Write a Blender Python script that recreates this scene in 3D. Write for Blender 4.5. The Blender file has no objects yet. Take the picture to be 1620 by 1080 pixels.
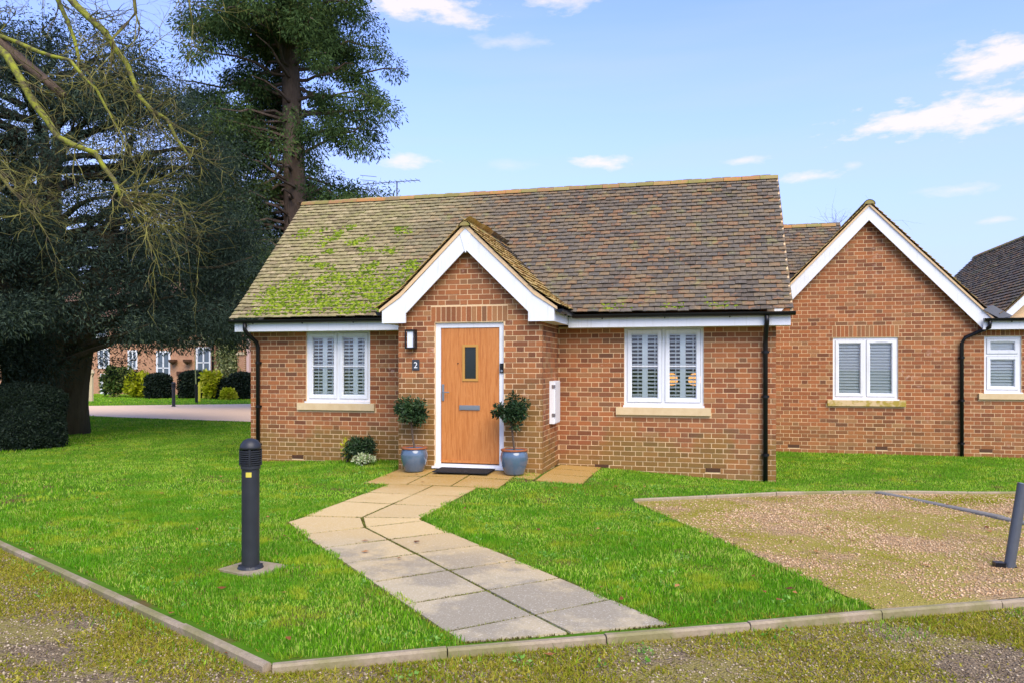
import bpy, math, random
import numpy as np
from mathutils import Vector, Matrix
random.seed(7); rng = np.random.default_rng(11)
scene = bpy.context.scene
COL = scene.collection
R = math.radians

# ------------------------------------------------------------------ camera, world, sun, exposure
cam = bpy.data.cameras.new('camera'); cam_o = bpy.data.objects.new('camera', cam); COL.objects.link(cam_o)
cam_o.location = (7.692, -11.875, 1.70); cam_o.rotation_euler = (R(90), 0, R(14.2))
cam.sensor_width = 36; cam.lens = 27.09; cam.shift_y = 38 / 1620; cam.clip_end = 2000; cam.clip_start = .05
scene.camera = cam_o
vs = scene.view_settings
vs.view_transform = 'Standard'; vs.look = 'None'; vs.gamma = 1; vs.exposure = 1.62
scene.cycles.use_denoising = True
scene.cycles.max_bounces = 6; scene.cycles.diffuse_bounces = 3; scene.cycles.glossy_bounces = 3
scene.cycles.transmission_bounces = 4; scene.cycles.transparent_max_bounces = 8

SUN_EL, SUN_AZ = R(46), R(146)          # azimuth clockwise from +Y: light comes from the right and behind the camera
sl = bpy.data.lights.new('sun', 'SUN'); sl.energy = 1.5; sl.angle = R(50); sl.color = (1, .90, .72)
so = bpy.data.objects.new('sun', sl); COL.objects.link(so)
sd = Vector((math.sin(SUN_AZ) * math.cos(SUN_EL), math.cos(SUN_AZ) * math.cos(SUN_EL), math.sin(SUN_EL)))
so.rotation_euler = sd.to_track_quat('Z', 'Y').to_euler(); so.location = (12, -12, 14)

world = bpy.data.worlds.new('World'); scene.world = world; world.use_nodes = True
wn = world.node_tree; wn.nodes.clear()

def nd(nt, typ, ins=None, **props):
    n = nt.nodes.new('ShaderNode' + typ)
    for k, v in props.items(): setattr(n, k, v)
    for k, v in (ins or {}).items():
        s = n.inputs[k]
        if isinstance(v, bpy.types.NodeSocket): nt.links.new(v, s)
        elif isinstance(v, bpy.types.Node): nt.links.new(v.outputs[0], s)
        else: s.default_value = v
    return n
def mth(nt, op, a, b=0.0, c=0.0, clamp=False):
    return nd(nt, 'Math', {0: a, 1: b, 2: c}, operation=op, use_clamp=clamp)
def ramp(nt, fac, stops, interp='LINEAR'):
    n = nt.nodes.new('ShaderNodeValToRGB'); cr = n.color_ramp; cr.interpolation = interp
    while len(cr.elements) < len(stops): cr.elements.new(.5)
    for e, (p, c) in zip(cr.elements, stops):
        e.position = p; e.color = (*c, 1) if len(c) == 3 else c
    nt.links.new(fac if isinstance(fac, bpy.types.NodeSocket) else fac.outputs[0], n.inputs[0])
    return n
def mix(nt, fac, a, b, blend='MIX'):
    n = nt.nodes.new('ShaderNodeMix'); n.data_type = 'RGBA'; n.blend_type = blend; n.clamp_factor = True
    for k, v in ((0, fac), (6, a), (7, b)):
        if isinstance(v, bpy.types.Node): v = v.outputs[2] if v.bl_idname == 'ShaderNodeMix' else v.outputs[0]
        if isinstance(v, bpy.types.NodeSocket): nt.links.new(v, n.inputs[k])
        elif k == 0: n.inputs[0].default_value = v
        else: n.inputs[k].default_value = (*v, 1)
    return n
def mout(n): return n.outputs[2]

sky = nd(wn, 'TexSky', sky_type='NISHITA', sun_disc=False, sun_elevation=SUN_EL, sun_rotation=SUN_AZ, altitude=0, air_density=1.0, dust_density=0.4, ozone_density=3.0)
tc = nd(wn, 'TexCoord')
sep = nd(wn, 'SeparateXYZ', {0: tc.outputs['Generated']})
az = mth(wn, 'ARCTAN2', sep.outputs[0], sep.outputs[1])
el = mth(wn, 'ARCSINE', sep.outputs[2])
uv = nd(wn, 'CombineXYZ', {0: az, 1: mth(wn, 'MULTIPLY', el, 2.6)})
n1 = nd(wn, 'TexNoise', {'Vector': uv.outputs[0], 'Scale': 26.0, 'Detail': 6.0, 'Roughness': .6})
nz = mth(wn, 'SUBTRACT', n1.outputs['Fac'], .5)
CAMAZ = R(-14.2)
def sky_dir(px, py):
    a = math.atan((px - 810) / 1219.) - R(14.2); e = math.atan((578 - py) / math.hypot(1219, px - 810)); return a, e
mask = None
for px, py, rx, ry, st in [(1520, 180, 150, 26, 1.0), (1590, 88, 70, 26, 1.0), (952, 258, 46, 10, .9), (1285, 279, 45, 8, .8), (1185, 254, 36, 7, .7), (640, 256, 40, 14, .8),
                           (660, 6, 90, 22, 1.0), (730, 29, 55, 14, .9), (810, 66, 60, 10, .55), (1520, 300, 50, 7, .6), (1575, 349, 28, 5, .6), (890, 2, 60, 14, .8), (1350, 262, 14, 5, .5), (805, 263, 40, 10, .35),
                           (1470, 302, 22, 5, .4), (2000, 150, 160, 40, 1), (2300, 260, 150, 30, 1), (-300, 120, 150, 30, 1), (-700, 240, 150, 25, 1)]:
    a0, e0 = sky_dir(px, py)
    u = mth(wn, 'DIVIDE', mth(wn, 'SUBTRACT', az, a0), rx / 1219. * 1.05)
    v = mth(wn, 'DIVIDE', mth(wn, 'SUBTRACT', el, e0), ry / 1219. * 1.1)
    d2 = mth(wn, 'SQRT', mth(wn, 'ADD', mth(wn, 'MULTIPLY', u, u), mth(wn, 'MULTIPLY', v, v)))
    m = mth(wn, 'MULTIPLY', mth(wn, 'ADD', mth(wn, 'SUBTRACT', 1.0, d2), mth(wn, 'MULTIPLY', nz, 2.6)), 1.5 * st, clamp=True)
    m = mth(wn, 'MULTIPLY', m, .85 * st)
    mask = m if mask is None else mth(wn, 'MAXIMUM', mask, m)
uv2 = nd(wn, 'CombineXYZ', {0: mth(wn, 'ADD', az, mth(wn, 'MULTIPLY', el, -1.6)), 1: mth(wn, 'MULTIPLY', el, 9.0)})
n2 = nd(wn, 'TexNoise', {'Vector': uv2.outputs[0], 'Scale': 1.7, 'Detail': 3.0})
veil = mth(wn, 'MULTIPLY', mth(wn, 'SUBTRACT', n2.outputs['Fac'], .42), 1.5, clamp=True)
veil = mth(wn, 'MULTIPLY', veil, .6)
skyc = mix(wn, 1.0, sky, (.72, .68, .92), 'MULTIPLY')
hz_ = mth(wn, 'MULTIPLY', nd(wn, 'MapRange', {0: el, 1: .5, 2: .0, 3: 0.0, 4: .85}, interpolation_type='SMOOTHSTEP'), 1.0)
skyh = mix(wn, hz_, mout(skyc), (1.22, 1.48, 2.55))
c1 = mix(wn, veil, mout(skyh), (1.6, 1.78, 2.55))
c2 = mix(wn, mask, mout(c1), (2.6, 2.35, 2.5))
bg = nd(wn, 'Background', {0: mout(c2), 1: .14})
wo = nd(wn, 'OutputWorld', {0: bg})

# ------------------------------------------------------------------ materials
def lin(r, g, b):
    f = lambda c: c / 12.92 if c <= .04045 else ((c + .055) / 1.055) ** 2.4
    return (f(r / 255), f(g / 255), f(b / 255))
MATS = {}
def new_mat(name):
    m = bpy.data.materials.new(name); m.use_nodes = True; nt = m.node_tree; nt.nodes.clear(); MATS[name] = m
    return m, nt
def finish(nt, col, rough=.7, bump=None, bstr=.3, bdist=.01, metal=0.0, spec=.3, extra=None):
    ins = {'Roughness': rough, 'Metallic': metal, 'Specular IOR Level': spec}
    b = nd(nt, 'BsdfPrincipled')
    for k, v in ins.items():
        if isinstance(v, (bpy.types.Node,)): nt.links.new(v.outputs[0], b.inputs[k])
        else: b.inputs[k].default_value = v
    if isinstance(col, tuple): b.inputs['Base Color'].default_value = (*col, 1)
    else: nt.links.new(mout(col) if col.bl_idname == 'ShaderNodeMix' else col.outputs[0], b.inputs['Base Color'])
    if bump is not None:
        bp = nd(nt, 'Bump', {'Height': bump.outputs[0] if bump.bl_idname != 'ShaderNodeTexNoise' else bump.outputs['Fac'], 'Strength': bstr, 'Distance': bdist})
        nt.links.new(bp.outputs[0], b.inputs['Normal'])
    for k, v in (extra or {}).items(): b.inputs[k].default_value = v
    nd(nt, 'OutputMaterial', {0: b}); return b
def pos(nt): return nd(nt, 'NewGeometry').outputs['Position']
def noise(nt, scale, detail=4.0, rough=.55, vec=None, dist=0.0):
    return nd(nt, 'TexNoise', {'Vector': vec if vec is not None else pos(nt), 'Scale': scale, 'Detail': detail, 'Roughness': rough, 'Distortion': dist})
def rnd(nt):
    a = nd(nt, 'Attribute', attribute_name='rnd'); o = nd(nt, 'ObjectInfo')
    return mth(nt, 'FRACT', mth(nt, 'ADD', a.outputs['Fac'], o.outputs['Random']))
def simple(name, col, rough=.5, nscale=0, var=.15, bump=0, **kw):
    m, nt = new_mat(name)
    if nscale:
        n = noise(nt, nscale)
        c = mix(nt, n.outputs['Fac'], tuple(x * (1 - var) for x in col), tuple(min(1, x * (1 + var)) for x in col))
        finish(nt, c, rough, n if bump else None, bump, **kw)
    else: finish(nt, col, rough, **kw)
    return m
def sstep(nt, x, a, b):
    n = nd(nt, 'MapRange', {0: x, 1: a, 2: b, 3: 0.0, 4: 1.0}, interpolation_type='SMOOTHSTEP'); return n

def brick_mat(name, green=1.0):
    m, nt = new_mat(name)
    r = rnd(nt)
    base = ramp(nt, r, [(0, lin(90, 58, 36)), (.16, lin(146, 90, 50)), (.34, lin(166, 104, 56)), (.5, lin(114, 76, 48)), (.64, lin(176, 114, 66)), (.78, lin(134, 78, 44)), (.9, lin(164, 124, 78)), (1, lin(84, 62, 42))])
    n = noise(nt, 38, 5, .65); n2 = noise(nt, 2.2, 3)
    c = mix(nt, n.outputs['Fac'], mout(mix(nt, .30, base, lin(96, 54, 40))), mout(mix(nt, .22, base, lin(214, 140, 104))))
    # pale salts in loose patches
    ef = mth(nt, 'MULTIPLY', sstep(nt, n2.outputs['Fac'], .60, .72).outputs[0], sstep(nt, noise(nt, 14, 3).outputs['Fac'], .5, .66).outputs[0])
    c = mix(nt, mth(nt, 'MULTIPLY', ef, .45), mout(c), lin(222, 186, 164))
    sp = nd(nt, 'SeparateXYZ', {0: pos(nt)})
    low = sstep(nt, sp.outputs[2], 1.15, .05)
    al = sstep(nt, mth(nt, 'ADD', noise(nt, 1.3, 4).outputs['Fac'], mth(nt, 'MULTIPLY', low.outputs[0], .42)), .60, .86)
    pg = mth(nt, 'MULTIPLY', sstep(nt, sp.outputs[1], -1.19, -1.225), sstep(nt, mth(nt, 'ADD', sp.outputs[2], mth(nt, 'MULTIPLY', noise(nt, 3, 4).outputs['Fac'], .8)), 2.3, 1.3))
    al = mth(nt, 'MAXIMUM', al, mth(nt, 'MULTIPLY', pg, .85))
    c = mix(nt, mth(nt, 'MULTIPLY', al.outputs[0], .6 * green), mout(c), lin(124, 104, 48))
    finish(nt, c, .82, n, .5, .004, spec=.2)
    return m
brick_mat('brick'); brick_mat('brick_clean', .3)
m, nt = new_mat('mortar'); n = noise(nt, 60); finish(nt, mix(nt, n.outputs['Fac'], lin(206, 170, 124), lin(236, 206, 160)), .9, n, .4, .004)
m, nt = new_mat('tile')
r = rnd(nt); sp = nd(nt, 'SeparateXYZ', {0: pos(nt)})
r2_ = mth(nt, 'FRACT', mth(nt, 'ADD', mth(nt, 'MULTIPLY', r, .45), mth(nt, 'MULTIPLY', noise(nt, 1.4, 5, .65).outputs['Fac'], 1.1)))
brown = ramp(nt, r2_, [(0, lin(88, 80, 68)), (.2, lin(114, 100, 82)), (.4, lin(102, 94, 82)), (.55, lin(122, 108, 86)), (.7, lin(98, 92, 82)), (.85, lin(132, 112, 82)), (.95, lin(136, 102, 72)), (1, lin(90, 86, 78))])
buff = ramp(nt, r, [(0, lin(132, 122, 84)), (.3, lin(164, 150, 106)), (.6, lin(146, 138, 90)), (.85, lin(176, 160, 118)), (1, lin(124, 110, 78))])
nb = noise(nt, .9, 3)
lft = sstep(nt, mth(nt, 'ADD', sp.outputs[0], mth(nt, 'MULTIPLY', nb.outputs['Fac'], 3.0)), 6.6, 2.4)
c = mix(nt, lft, brown, buff)
n = noise(nt, 26, 5, .7)
c = mix(nt, sstep(nt, n.outputs['Fac'], .45, .8), mout(c), lin(84, 72, 62))
n3 = noise(nt, 3.1, 5, .65)
c = mix(nt, mth(nt, 'MULTIPLY', sstep(nt, n3.outputs['Fac'], .55, .72), .5), mout(c), lin(150, 148, 84))
n4 = noise(nt, 70, 2, .5)
c = mix(nt, mth(nt, 'MULTIPLY', sstep(nt, n4.outputs['Fac'], .66, .74), .6), mout(c), lin(214, 210, 190))
finish(nt, c, .85, n, .5, .006, spec=.2)
m, nt = new_mat('verge_tile'); r = rnd(nt); n = noise(nt, 18, 5, .7)
c = ramp(nt, r, [(0, lin(164, 128, 70)), (.35, lin(196, 168, 112)), (.7, lin(176, 150, 84)), (1, lin(150, 110, 62))])
c = mix(nt, sstep(nt, n.outputs['Fac'], .5, .75), mout(mix(nt, 0, c, c)), lin(150, 136, 50)); finish(nt, c, .85, n, .4, .006)
m, nt = new_mat('ridge_tile'); r = rnd(nt); n = noise(nt, 12, 5, .7)
c = ramp(nt, r, [(0, lin(128, 116, 66)), (.4, lin(150, 134, 84)), (.7, lin(176, 120, 70)), (1, lin(132, 110, 78))])
c = mix(nt, sstep(nt, n.outputs['Fac'], .45, .7), mout(mix(nt, 0, c, c)), lin(136, 132, 62)); finish(nt, c, .85, n, .4, .006)
simple('underlay', lin(60, 52, 46), .9)
m, nt = new_mat('upvc'); n = noise(nt, 3, 4); sp = nd(nt, 'Mapping', {'Vector': pos(nt), 'Scale': (22, 22, 2.2)}); st_ = noise(nt, 1, 5, .6, sp.outputs[0]); c = mix(nt, n.outputs['Fac'], lin(218, 220, 220), lin(236, 237, 236)); c = mix(nt, mth(nt, 'MULTIPLY', sstep(nt, st_.outputs['Fac'], .52, .75), .3), mout(c), lin(176, 174, 150)); finish(nt, c, .38, spec=.4)
simple('black_plastic', lin(24, 24, 25), .35, 20, .3)
simple('charcoal_metal', lin(42, 44, 47), .45, 9, .4, spec=.4)
simple('grey_metal', lin(94, 98, 102), .45, 14, .2, metal=.3)
simple('steel', lin(176, 178, 180), .3, metal=.9)
m, nt = new_mat('stone'); n = noise(nt, 9, 5, .6); c = mix(nt, n.outputs['Fac'], lin(196, 166, 120), lin(224, 202, 158)); finish(nt, c, .8, noise(nt, 120), .2, .003)
m, nt = new_mat('stone_mossy'); n = noise(nt, 9, 5, .6); c = mix(nt, sstep(nt, n.outputs['Fac'], .4, .6), lin(210, 184, 136), lin(168, 146, 62)); finish(nt, c, .8, noise(nt, 120), .2, .003)
m, nt = new_mat('oak_door'); sp = nd(nt, 'Mapping', {'Vector': pos(nt), 'Scale': (26, 26, 1.3)})
n = noise(nt, 1.6, 6, .65, sp.outputs[0], 1.2); nn = noise(nt, 5, 3, .5, sp.outputs[0])
c = ramp(nt, n.outputs['Fac'], [(.25, lin(154, 88, 38)), (.45, lin(186, 116, 56)), (.58, lin(200, 132, 70)), (.75, lin(166, 96, 44))])
c = mix(nt, sstep(nt, nn.outputs['Fac'], .68, .8), mout(mix(nt, 0, c, c)), lin(150, 84, 36)); finish(nt, c, .42, n, .08, .002, spec=.35)
simple('gold_trim', lin(186, 138, 66), .4)
m, nt = new_mat('dark_glass'); n = noise(nt, 60, 2); finish(nt, lin(38, 44, 42), .12, n, .15, .002, spec=.5)
m, nt = new_mat('glass')
fr = nd(nt, 'Fresnel', {'IOR': 1.5}); tr = nd(nt, 'BsdfTransparent', {0: (.98, 1.0, .99, 1)}); gl = nd(nt, 'BsdfGlossy', {0: (1, 1, 1, 1), 'Roughness': .02})
nd(nt, 'OutputMaterial', {0: nd(nt, 'MixShader', {0: fr, 1: tr, 2: gl})})
simple('shutter', lin(244, 244, 238), .5)
simple('room', lin(84, 76, 66), .9); simple('room_floor', lin(96, 80, 62), .9); simple('wood_dark', lin(86, 58, 38), .5)
m, nt = new_mat('lamp_glow'); e = nd(nt, 'Emission', {0: (1.0, .42, .12, 1), 1: .5}); nd(nt, 'OutputMaterial', {0: e})
m, nt = new_mat('slab')
n = noise(nt, 95, 4, .75); nb = noise(nt, .8, 4); r = rnd(nt); sp = nd(nt, 'SeparateXYZ', {0: pos(nt)})
c = ramp(nt, r, [(0, lin(196, 162, 98)), (.5, lin(214, 182, 118)), (1, lin(182, 150, 92))])
gy = sstep(nt, mth(nt, 'ADD', sp.outputs[1], mth(nt, 'MULTIPLY', nb.outputs['Fac'], 2.6)), -3.9, -5.6)
c = mix(nt, gy, mout(mix(nt, .55, c, lin(198, 174, 124))), lin(182, 166, 130))
am = sstep(nt, mth(nt, 'ADD', sp.outputs[1], mth(nt, 'MULTIPLY', noise(nt, 1.9, 4).outputs['Fac'], 2.0)), -2.9, -.7)
c = mix(nt, mth(nt, 'MULTIPLY', am, .8), mout(c), lin(164, 124, 42))
wet = sstep(nt, noise(nt, 1.3, 5, .65).outputs['Fac'], .44, .56); wet = mth(nt, 'MULTIPLY', wet, sstep(nt, sp.outputs[1], -5.3, -6.1))
c = mix(nt, mth(nt, 'MULTIPLY', wet, .5), mout(c), lin(112, 108, 98))
c = mix(nt, mth(nt, 'MULTIPLY', sstep(nt, n.outputs['Fac'], .56, .66), .6), mout(c), lin(236, 228, 208))
c = mix(nt, mth(nt, 'MULTIPLY', sstep(nt, n.outputs['Fac'], .42, .32), .4), mout(c), lin(120, 104, 80))
finish(nt, c, .75, n, .35, .004, spec=.3)
m, nt = new_mat('kerb'); n = noise(nt, 30, 5, .7); nb = noise(nt, 2.5, 4)
c = mix(nt, n.outputs['Fac'], lin(116, 102, 80), lin(184, 166, 136)); c = mix(nt, mth(nt, 'MULTIPLY', sstep(nt, nb.outputs['Fac'], .42, .62), .6), mout(c), lin(112, 112, 50)); finish(nt, c, .85, n, .5, .006)
m, nt = new_mat('timber'); sp = nd(nt, 'Mapping', {'Vector': pos(nt), 'Scale': (3, 3, 20)}); n = noise(nt, 6, 5, .6, sp.outputs[0]); finish(nt, mix(nt, n.outputs['Fac'], lin(96, 92, 84), lin(150, 146, 136)), .85, n, .4, .004)
m, nt = new_mat('soil'); n = noise(nt, 7, 6, .65); c = mix(nt, n.outputs['Fac'], lin(46, 78, 12), lin(92, 132, 24)); c = mix(nt, sstep(nt, noise(nt, 2.3, 4).outputs['Fac'], .52, .66), mout(c), lin(96, 80, 46)); finish(nt, c, .95, n, .6, .02, spec=.1)
def gravel_mat(name, ca, cb, cc, moss, m0=.53):
    m, nt = new_mat(name)
    v = nd(nt, 'TexVoronoi', {'Vector': pos(nt), 'Scale': 75.0, 'Randomness': 1.0}); n = noise(nt, 1.25, 5, .65); f = noise(nt, 40, 4)
    c = ramp(nt, nd(nt, 'SeparateColor', {0: v.outputs['Color']}).outputs[0], [(0, ca), (.5, cb), (1, cc)])
    c = mix(nt, mth(nt, 'MULTIPLY', sstep(nt, v.outputs['Distance'], .35, .8), .7), mout(mix(nt, 0, c, c)), lin(70, 58, 44))
    c = mix(nt, mth(nt, 'MULTIPLY', sstep(nt, mth(nt, 'ADD', n.outputs['Fac'], mth(nt, 'MULTIPLY', f.outputs['Fac'], .2)), m0, m0 + .12), moss), mout(c), lin(150, 142, 46))
    finish(nt, c, .9, mth(nt, 'SUBTRACT', 1.0, v.outputs['Distance']), .8, .012, spec=.2)
gravel_mat('gravel', lin(158, 122, 80), lin(204, 168, 118), lin(182, 152, 112), .7, .5)
gravel_mat('road_gravel', lin(96, 80, 58), lin(148, 128, 98), lin(126, 110, 86), .45)
simple('drive_gravel', lin(242, 206, 166), .9, 25, .12)
m, nt = new_mat('pebble'); r = rnd(nt); finish(nt, ramp(nt, r, [(0, lin(146, 110, 74)), (.3, lin(204, 166, 118)), (.55, lin(176, 146, 110)), (.8, lin(228, 198, 154)), (1, lin(160, 118, 80))]), .8)
m, nt = new_mat('road_pebble'); r = rnd(nt); finish(nt, ramp(nt, r, [(0, lin(90, 76, 56)), (.35, lin(136, 118, 90)), (.7, lin(164, 146, 116)), (1, lin(196, 178, 146))]), .7)
def leaf_mat(name, stops, trans=.35, rough=.6, patch=None):
    m, nt = new_mat(name); r = rnd(nt); c = ramp(nt, r, stops)
    if patch:
        n = noise(nt, patch[0], 4, .6); c = mix(nt, sstep(nt, n.outputs['Fac'], patch[1], patch[2]), mout(mix(nt, 0, c, c)), patch[3])
        n = noise(nt, patch[0] * .37, 3, .6); c = mix(nt, mth(nt, 'MULTIPLY', sstep(nt, n.outputs['Fac'], .42, .62), .6), mout(c), patch[4])
    out = mout(c) if c.bl_idname == 'ShaderNodeMix' else c.outputs[0]
    b = nd(nt, 'BsdfPrincipled', {'Base Color': out, 'Roughness': rough, 'Specular IOR Level': .2})
    t = nd(nt, 'BsdfTranslucent', {0: out})
    nd(nt, 'OutputMaterial', {0: nd(nt, 'MixShader', {0: trans, 1: b, 2: t})})
leaf_mat('grass', [(0, lin(62, 110, 10)), (.25, lin(112, 166, 22)), (.5, lin(144, 206, 36)), (.8, lin(182, 228, 66)), (.96, lin(210, 222, 104)), (1, lin(200, 176, 108))], .45, patch=(3.4, .5, .68, lin(182, 196, 50), lin(92, 158, 22)))
leaf_mat('moss_blades', [(0, lin(124, 130, 22)), (.4, lin(164, 164, 40)), (.75, lin(190, 180, 62)), (1, lin(140, 116, 52))], .4)
leaf_mat('roof_moss', [(0, lin(62, 82, 10)), (.5, lin(104, 126, 18)), (1, lin(150, 164, 44))], .1, .9)
leaf_mat('yew', [(0, lin(34, 46, 36)), (.5, lin(54, 70, 56)), (.85, lin(76, 94, 76)), (1, lin(96, 106, 72))], .3, .85)
leaf_mat('cedar', [(0, lin(40, 58, 30)), (.5, lin(62, 84, 42)), (.85, lin(86, 106, 50)), (1, lin(112, 112, 58))], .3, .85)
leaf_mat('box', [(0, lin(22, 34, 24)), (.6, lin(34, 48, 34)), (1, lin(46, 60, 38))], .15)
leaf_mat('bay', [(0, lin(26, 46, 26)), (.5, lin(44, 68, 38)), (.9, lin(68, 92, 54)), (1, lin(96, 116, 78))], .2, .35)
leaf_mat('lime_leaf', [(0, lin(150, 160, 20)), (.5, lin(196, 200, 40)), (1, lin(226, 222, 90))], .4)
leaf_mat('mid_leaf', [(0, lin(60, 86, 36)), (.5, lin(92, 116, 52)), (1, lin(132, 140, 76))], .3)
leaf_mat('ivy_leaf', [(0, lin(96, 110, 60)), (.5, lin(150, 158, 100)), (1, lin(196, 196, 140))], .3)
leaf_mat('variegated', [(0, lin(90, 120, 60)), (.4, lin(160, 180, 110)), (1, lin(230, 230, 190))], .3)
leaf_mat('dead_leaf', [(0, lin(96, 56, 34)), (.6, lin(150, 92, 50)), (1, lin(190, 136, 80))], .2)
m, nt = new_mat('bark'); sp = nd(nt, 'Mapping', {'Vector': pos(nt), 'Scale': (9, 9, 1.6)}); n = noise(nt, 2.2, 6, .7, sp.outputs[0]); finish(nt, mix(nt, n.outputs['Fac'], lin(52, 42, 34), lin(124, 104, 86)), .9, n, .9, .05)
m, nt = new_mat('yew_bark'); sp = nd(nt, 'Mapping', {'Vector': pos(nt), 'Scale': (7, 7, .9)}); n = noise(nt, 2.2, 7, .75, sp.outputs[0]); finish(nt, mix(nt, n.outputs['Fac'], lin(40, 36, 28), lin(100, 92, 64)), .95, n, 1.0, .12)
m, nt = new_mat('mossy_bark'); n = noise(nt, 7, 5, .65); c = mix(nt, sstep(nt, n.outputs['Fac'], .36, .6), lin(84, 76, 52), lin(138, 142, 42)); finish(nt, c, .9, n, .6, .02)
m, nt = new_mat('twig'); n = noise(nt, 5, 4, .65); finish(nt, mix(nt, sstep(nt, n.outputs['Fac'], .35, .6), lin(84, 74, 54), lin(126, 122, 58)), .9)
m, nt = new_mat('glaze'); n = noise(nt, 7, 5, .6); c = mix(nt, n.outputs['Fac'], lin(58, 78, 96), lin(98, 118, 134)); finish(nt, c, .14, spec=.6, extra={'Coat Weight': .6, 'Coat Roughness': .06})
simple('terracotta', lin(150, 88, 52), .75, 16, .3); simple('compost', lin(58, 44, 32), .95, 40, .4)
simple('mat_rubber', lin(34, 34, 34), .9, 120, .4, bump=.5)
m, nt = new_mat('slate_plate'); n = noise(nt, 30, 4); finish(nt, mix(nt, n.outputs['Fac'], lin(48, 52, 58), lin(70, 74, 80)), .6)
simple('white_paint', lin(236, 236, 232), .5); simple('lamp_glass', lin(226, 230, 232), .25); simple('sticker', lin(206, 190, 74), .5); simple('yellow_paint', lin(214, 202, 60), .5)
m, nt = new_mat('far_brick')
v = nd(nt, 'TexBrick', {'Vector': nd(nt, 'Mapping', {'Vector': pos(nt), 'Rotation': (R(90), 0, 0)}).outputs[0], 'Color1': (*lin(188, 138, 104), 1), 'Color2': (*lin(172, 116, 86), 1), 'Mortar': (*lin(210, 180, 146), 1), 'Scale': 4.4, 'Mortar Size': .015})
finish(nt, mix(nt, mth(nt, 'MULTIPLY', noise(nt, 1.5, 4).outputs['Fac'], .5), v, lin(196, 150, 108)), .9)
simple('far_roof', lin(120, 92, 72), .9, 3, .3); simple('lead', lin(104, 106, 110), .6, 8, .2)
simple('far_stone', lin(206, 186, 146), .8, 4, .15); simple('pale_pink', lin(220, 190, 178), .7); simple('far_glass', lin(96, 108, 116), .1, spec=.6)

# ------------------------------------------------------------------ mesh helpers
ORG = {}
def org(p): return ORG.get(p.name, Vector((0, 0, 0))) if p is not None else Vector((0, 0, 0))
def props(o, label=None, cat=None, group=None, kind=None):
    for k, v in (('label', label), ('category', cat), ('group', group), ('kind', kind)):
        if v: o[k] = v
    return o
def thing(name, loc, label, cat, group=None):
    o = bpy.data.objects.new(name, None); COL.objects.link(o); o.location = loc; o.empty_display_size = .1
    ORG[o.name] = Vector(loc); return props(o, label, cat, group)
def link(name, me, parent=None, loc=None):
    o = bpy.data.objects.new(name, me); COL.objects.link(o)
    if parent is not None: o.parent = parent; ORG[o.name] = org(parent)
    if loc is not None: o.location = Vector(loc) - org(parent)
    return o
class MB:
    def __init__(s): s.v = []; s.f = []; s.r = []
    def add(s, vs, fs, r=None):
        b = len(s.v); s.v += [tuple(p) for p in vs]; s.f += [tuple(i + b for i in f) for f in fs]; s.r += [random.random() if r is None else r] * len(fs); return s
    def box(s, x0, x1, y0, y1, z0, z1, r=None):
        return s.add([(x0, y0, z0), (x1, y0, z0), (x1, y1, z0), (x0, y1, z0), (x0, y0, z1), (x1, y0, z1), (x1, y1, z1), (x0, y1, z1)],
                     [(0, 3, 2, 1), (4, 5, 6, 7), (0, 1, 5, 4), (1, 2, 6, 5), (2, 3, 7, 6), (3, 0, 4, 7)], r)
    def prism(s, pts, vec, r=None):
        n = len(pts); v = Vector(vec); a = [Vector(p) for p in pts]; b = [p + v for p in a]
        return s.add(a + b, [tuple(range(n))[::-1], tuple(range(n, 2 * n))] + [(i, (i + 1) % n, n + (i + 1) % n, n + i) for i in range(n)], r)
    def tube(s, path, rad, n=8, caps=True):
        path = [Vector(p) for p in path]; rad = rad if isinstance(rad, (list, tuple)) else [rad] * len(path); vs = []; fs = []
        up = Vector((.13, .27, .95))
        for i, p in enumerate(path):
            t = (path[min(i + 1, len(path) - 1)] - path[max(i - 1, 0)]).normalized()
            a = t.cross(up)
            if a.length < .05: a = t.cross(Vector((1, 0, 0)))
            a.normalize(); b = t.cross(a)
            for k in range(n):
                w = 2 * math.pi * k / n; vs.append(p + (a * math.cos(w) + b * math.sin(w)) * rad[i])
        for i in range(len(path) - 1):
            for k in range(n): fs.append((i * n + k, i * n + (k + 1) % n, (i + 1) * n + (k + 1) % n, (i + 1) * n + k))
        if caps: fs += [tuple(range(n))[::-1], tuple(range((len(path) - 1) * n, len(path) * n))]
        return s.add(vs, fs)
    def lathe(s, prof, c=(0, 0, 0), n=24, r=None):
        vs = []; fs = []; m = len(prof)
        for k in range(n):
            w = 2 * math.pi * k / n
            vs += [(c[0] + rr * math.cos(w), c[1] + rr * math.sin(w), c[2] + z) for rr, z in prof]
        for k in range(n):
            for i in range(m - 1):
                a = k * m + i; b = ((k + 1) % n) * m + i; fs.append((a, b, b + 1, a + 1))
        return s.add(vs, fs, r)
    def build(s, name, mat, parent=None, smooth=False, kind=None):
        o3 = org(parent); me = bpy.data.meshes.new(name)
        me.from_pydata([(p[0] - o3[0], p[1] - o3[1], p[2] - o3[2]) for p in s.v], [], s.f)
        at = me.attributes.new('rnd', 'FLOAT', 'FACE'); at.data.foreach_set('value', np.array(s.r, dtype=np.float32))
        me.materials.append(MATS[mat])
        if smooth: me.polygons.foreach_set('use_smooth', [True] * len(me.polygons))
        me.update(); o = link(name, me, parent)
        if kind: o['kind'] = kind
        return o
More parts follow.
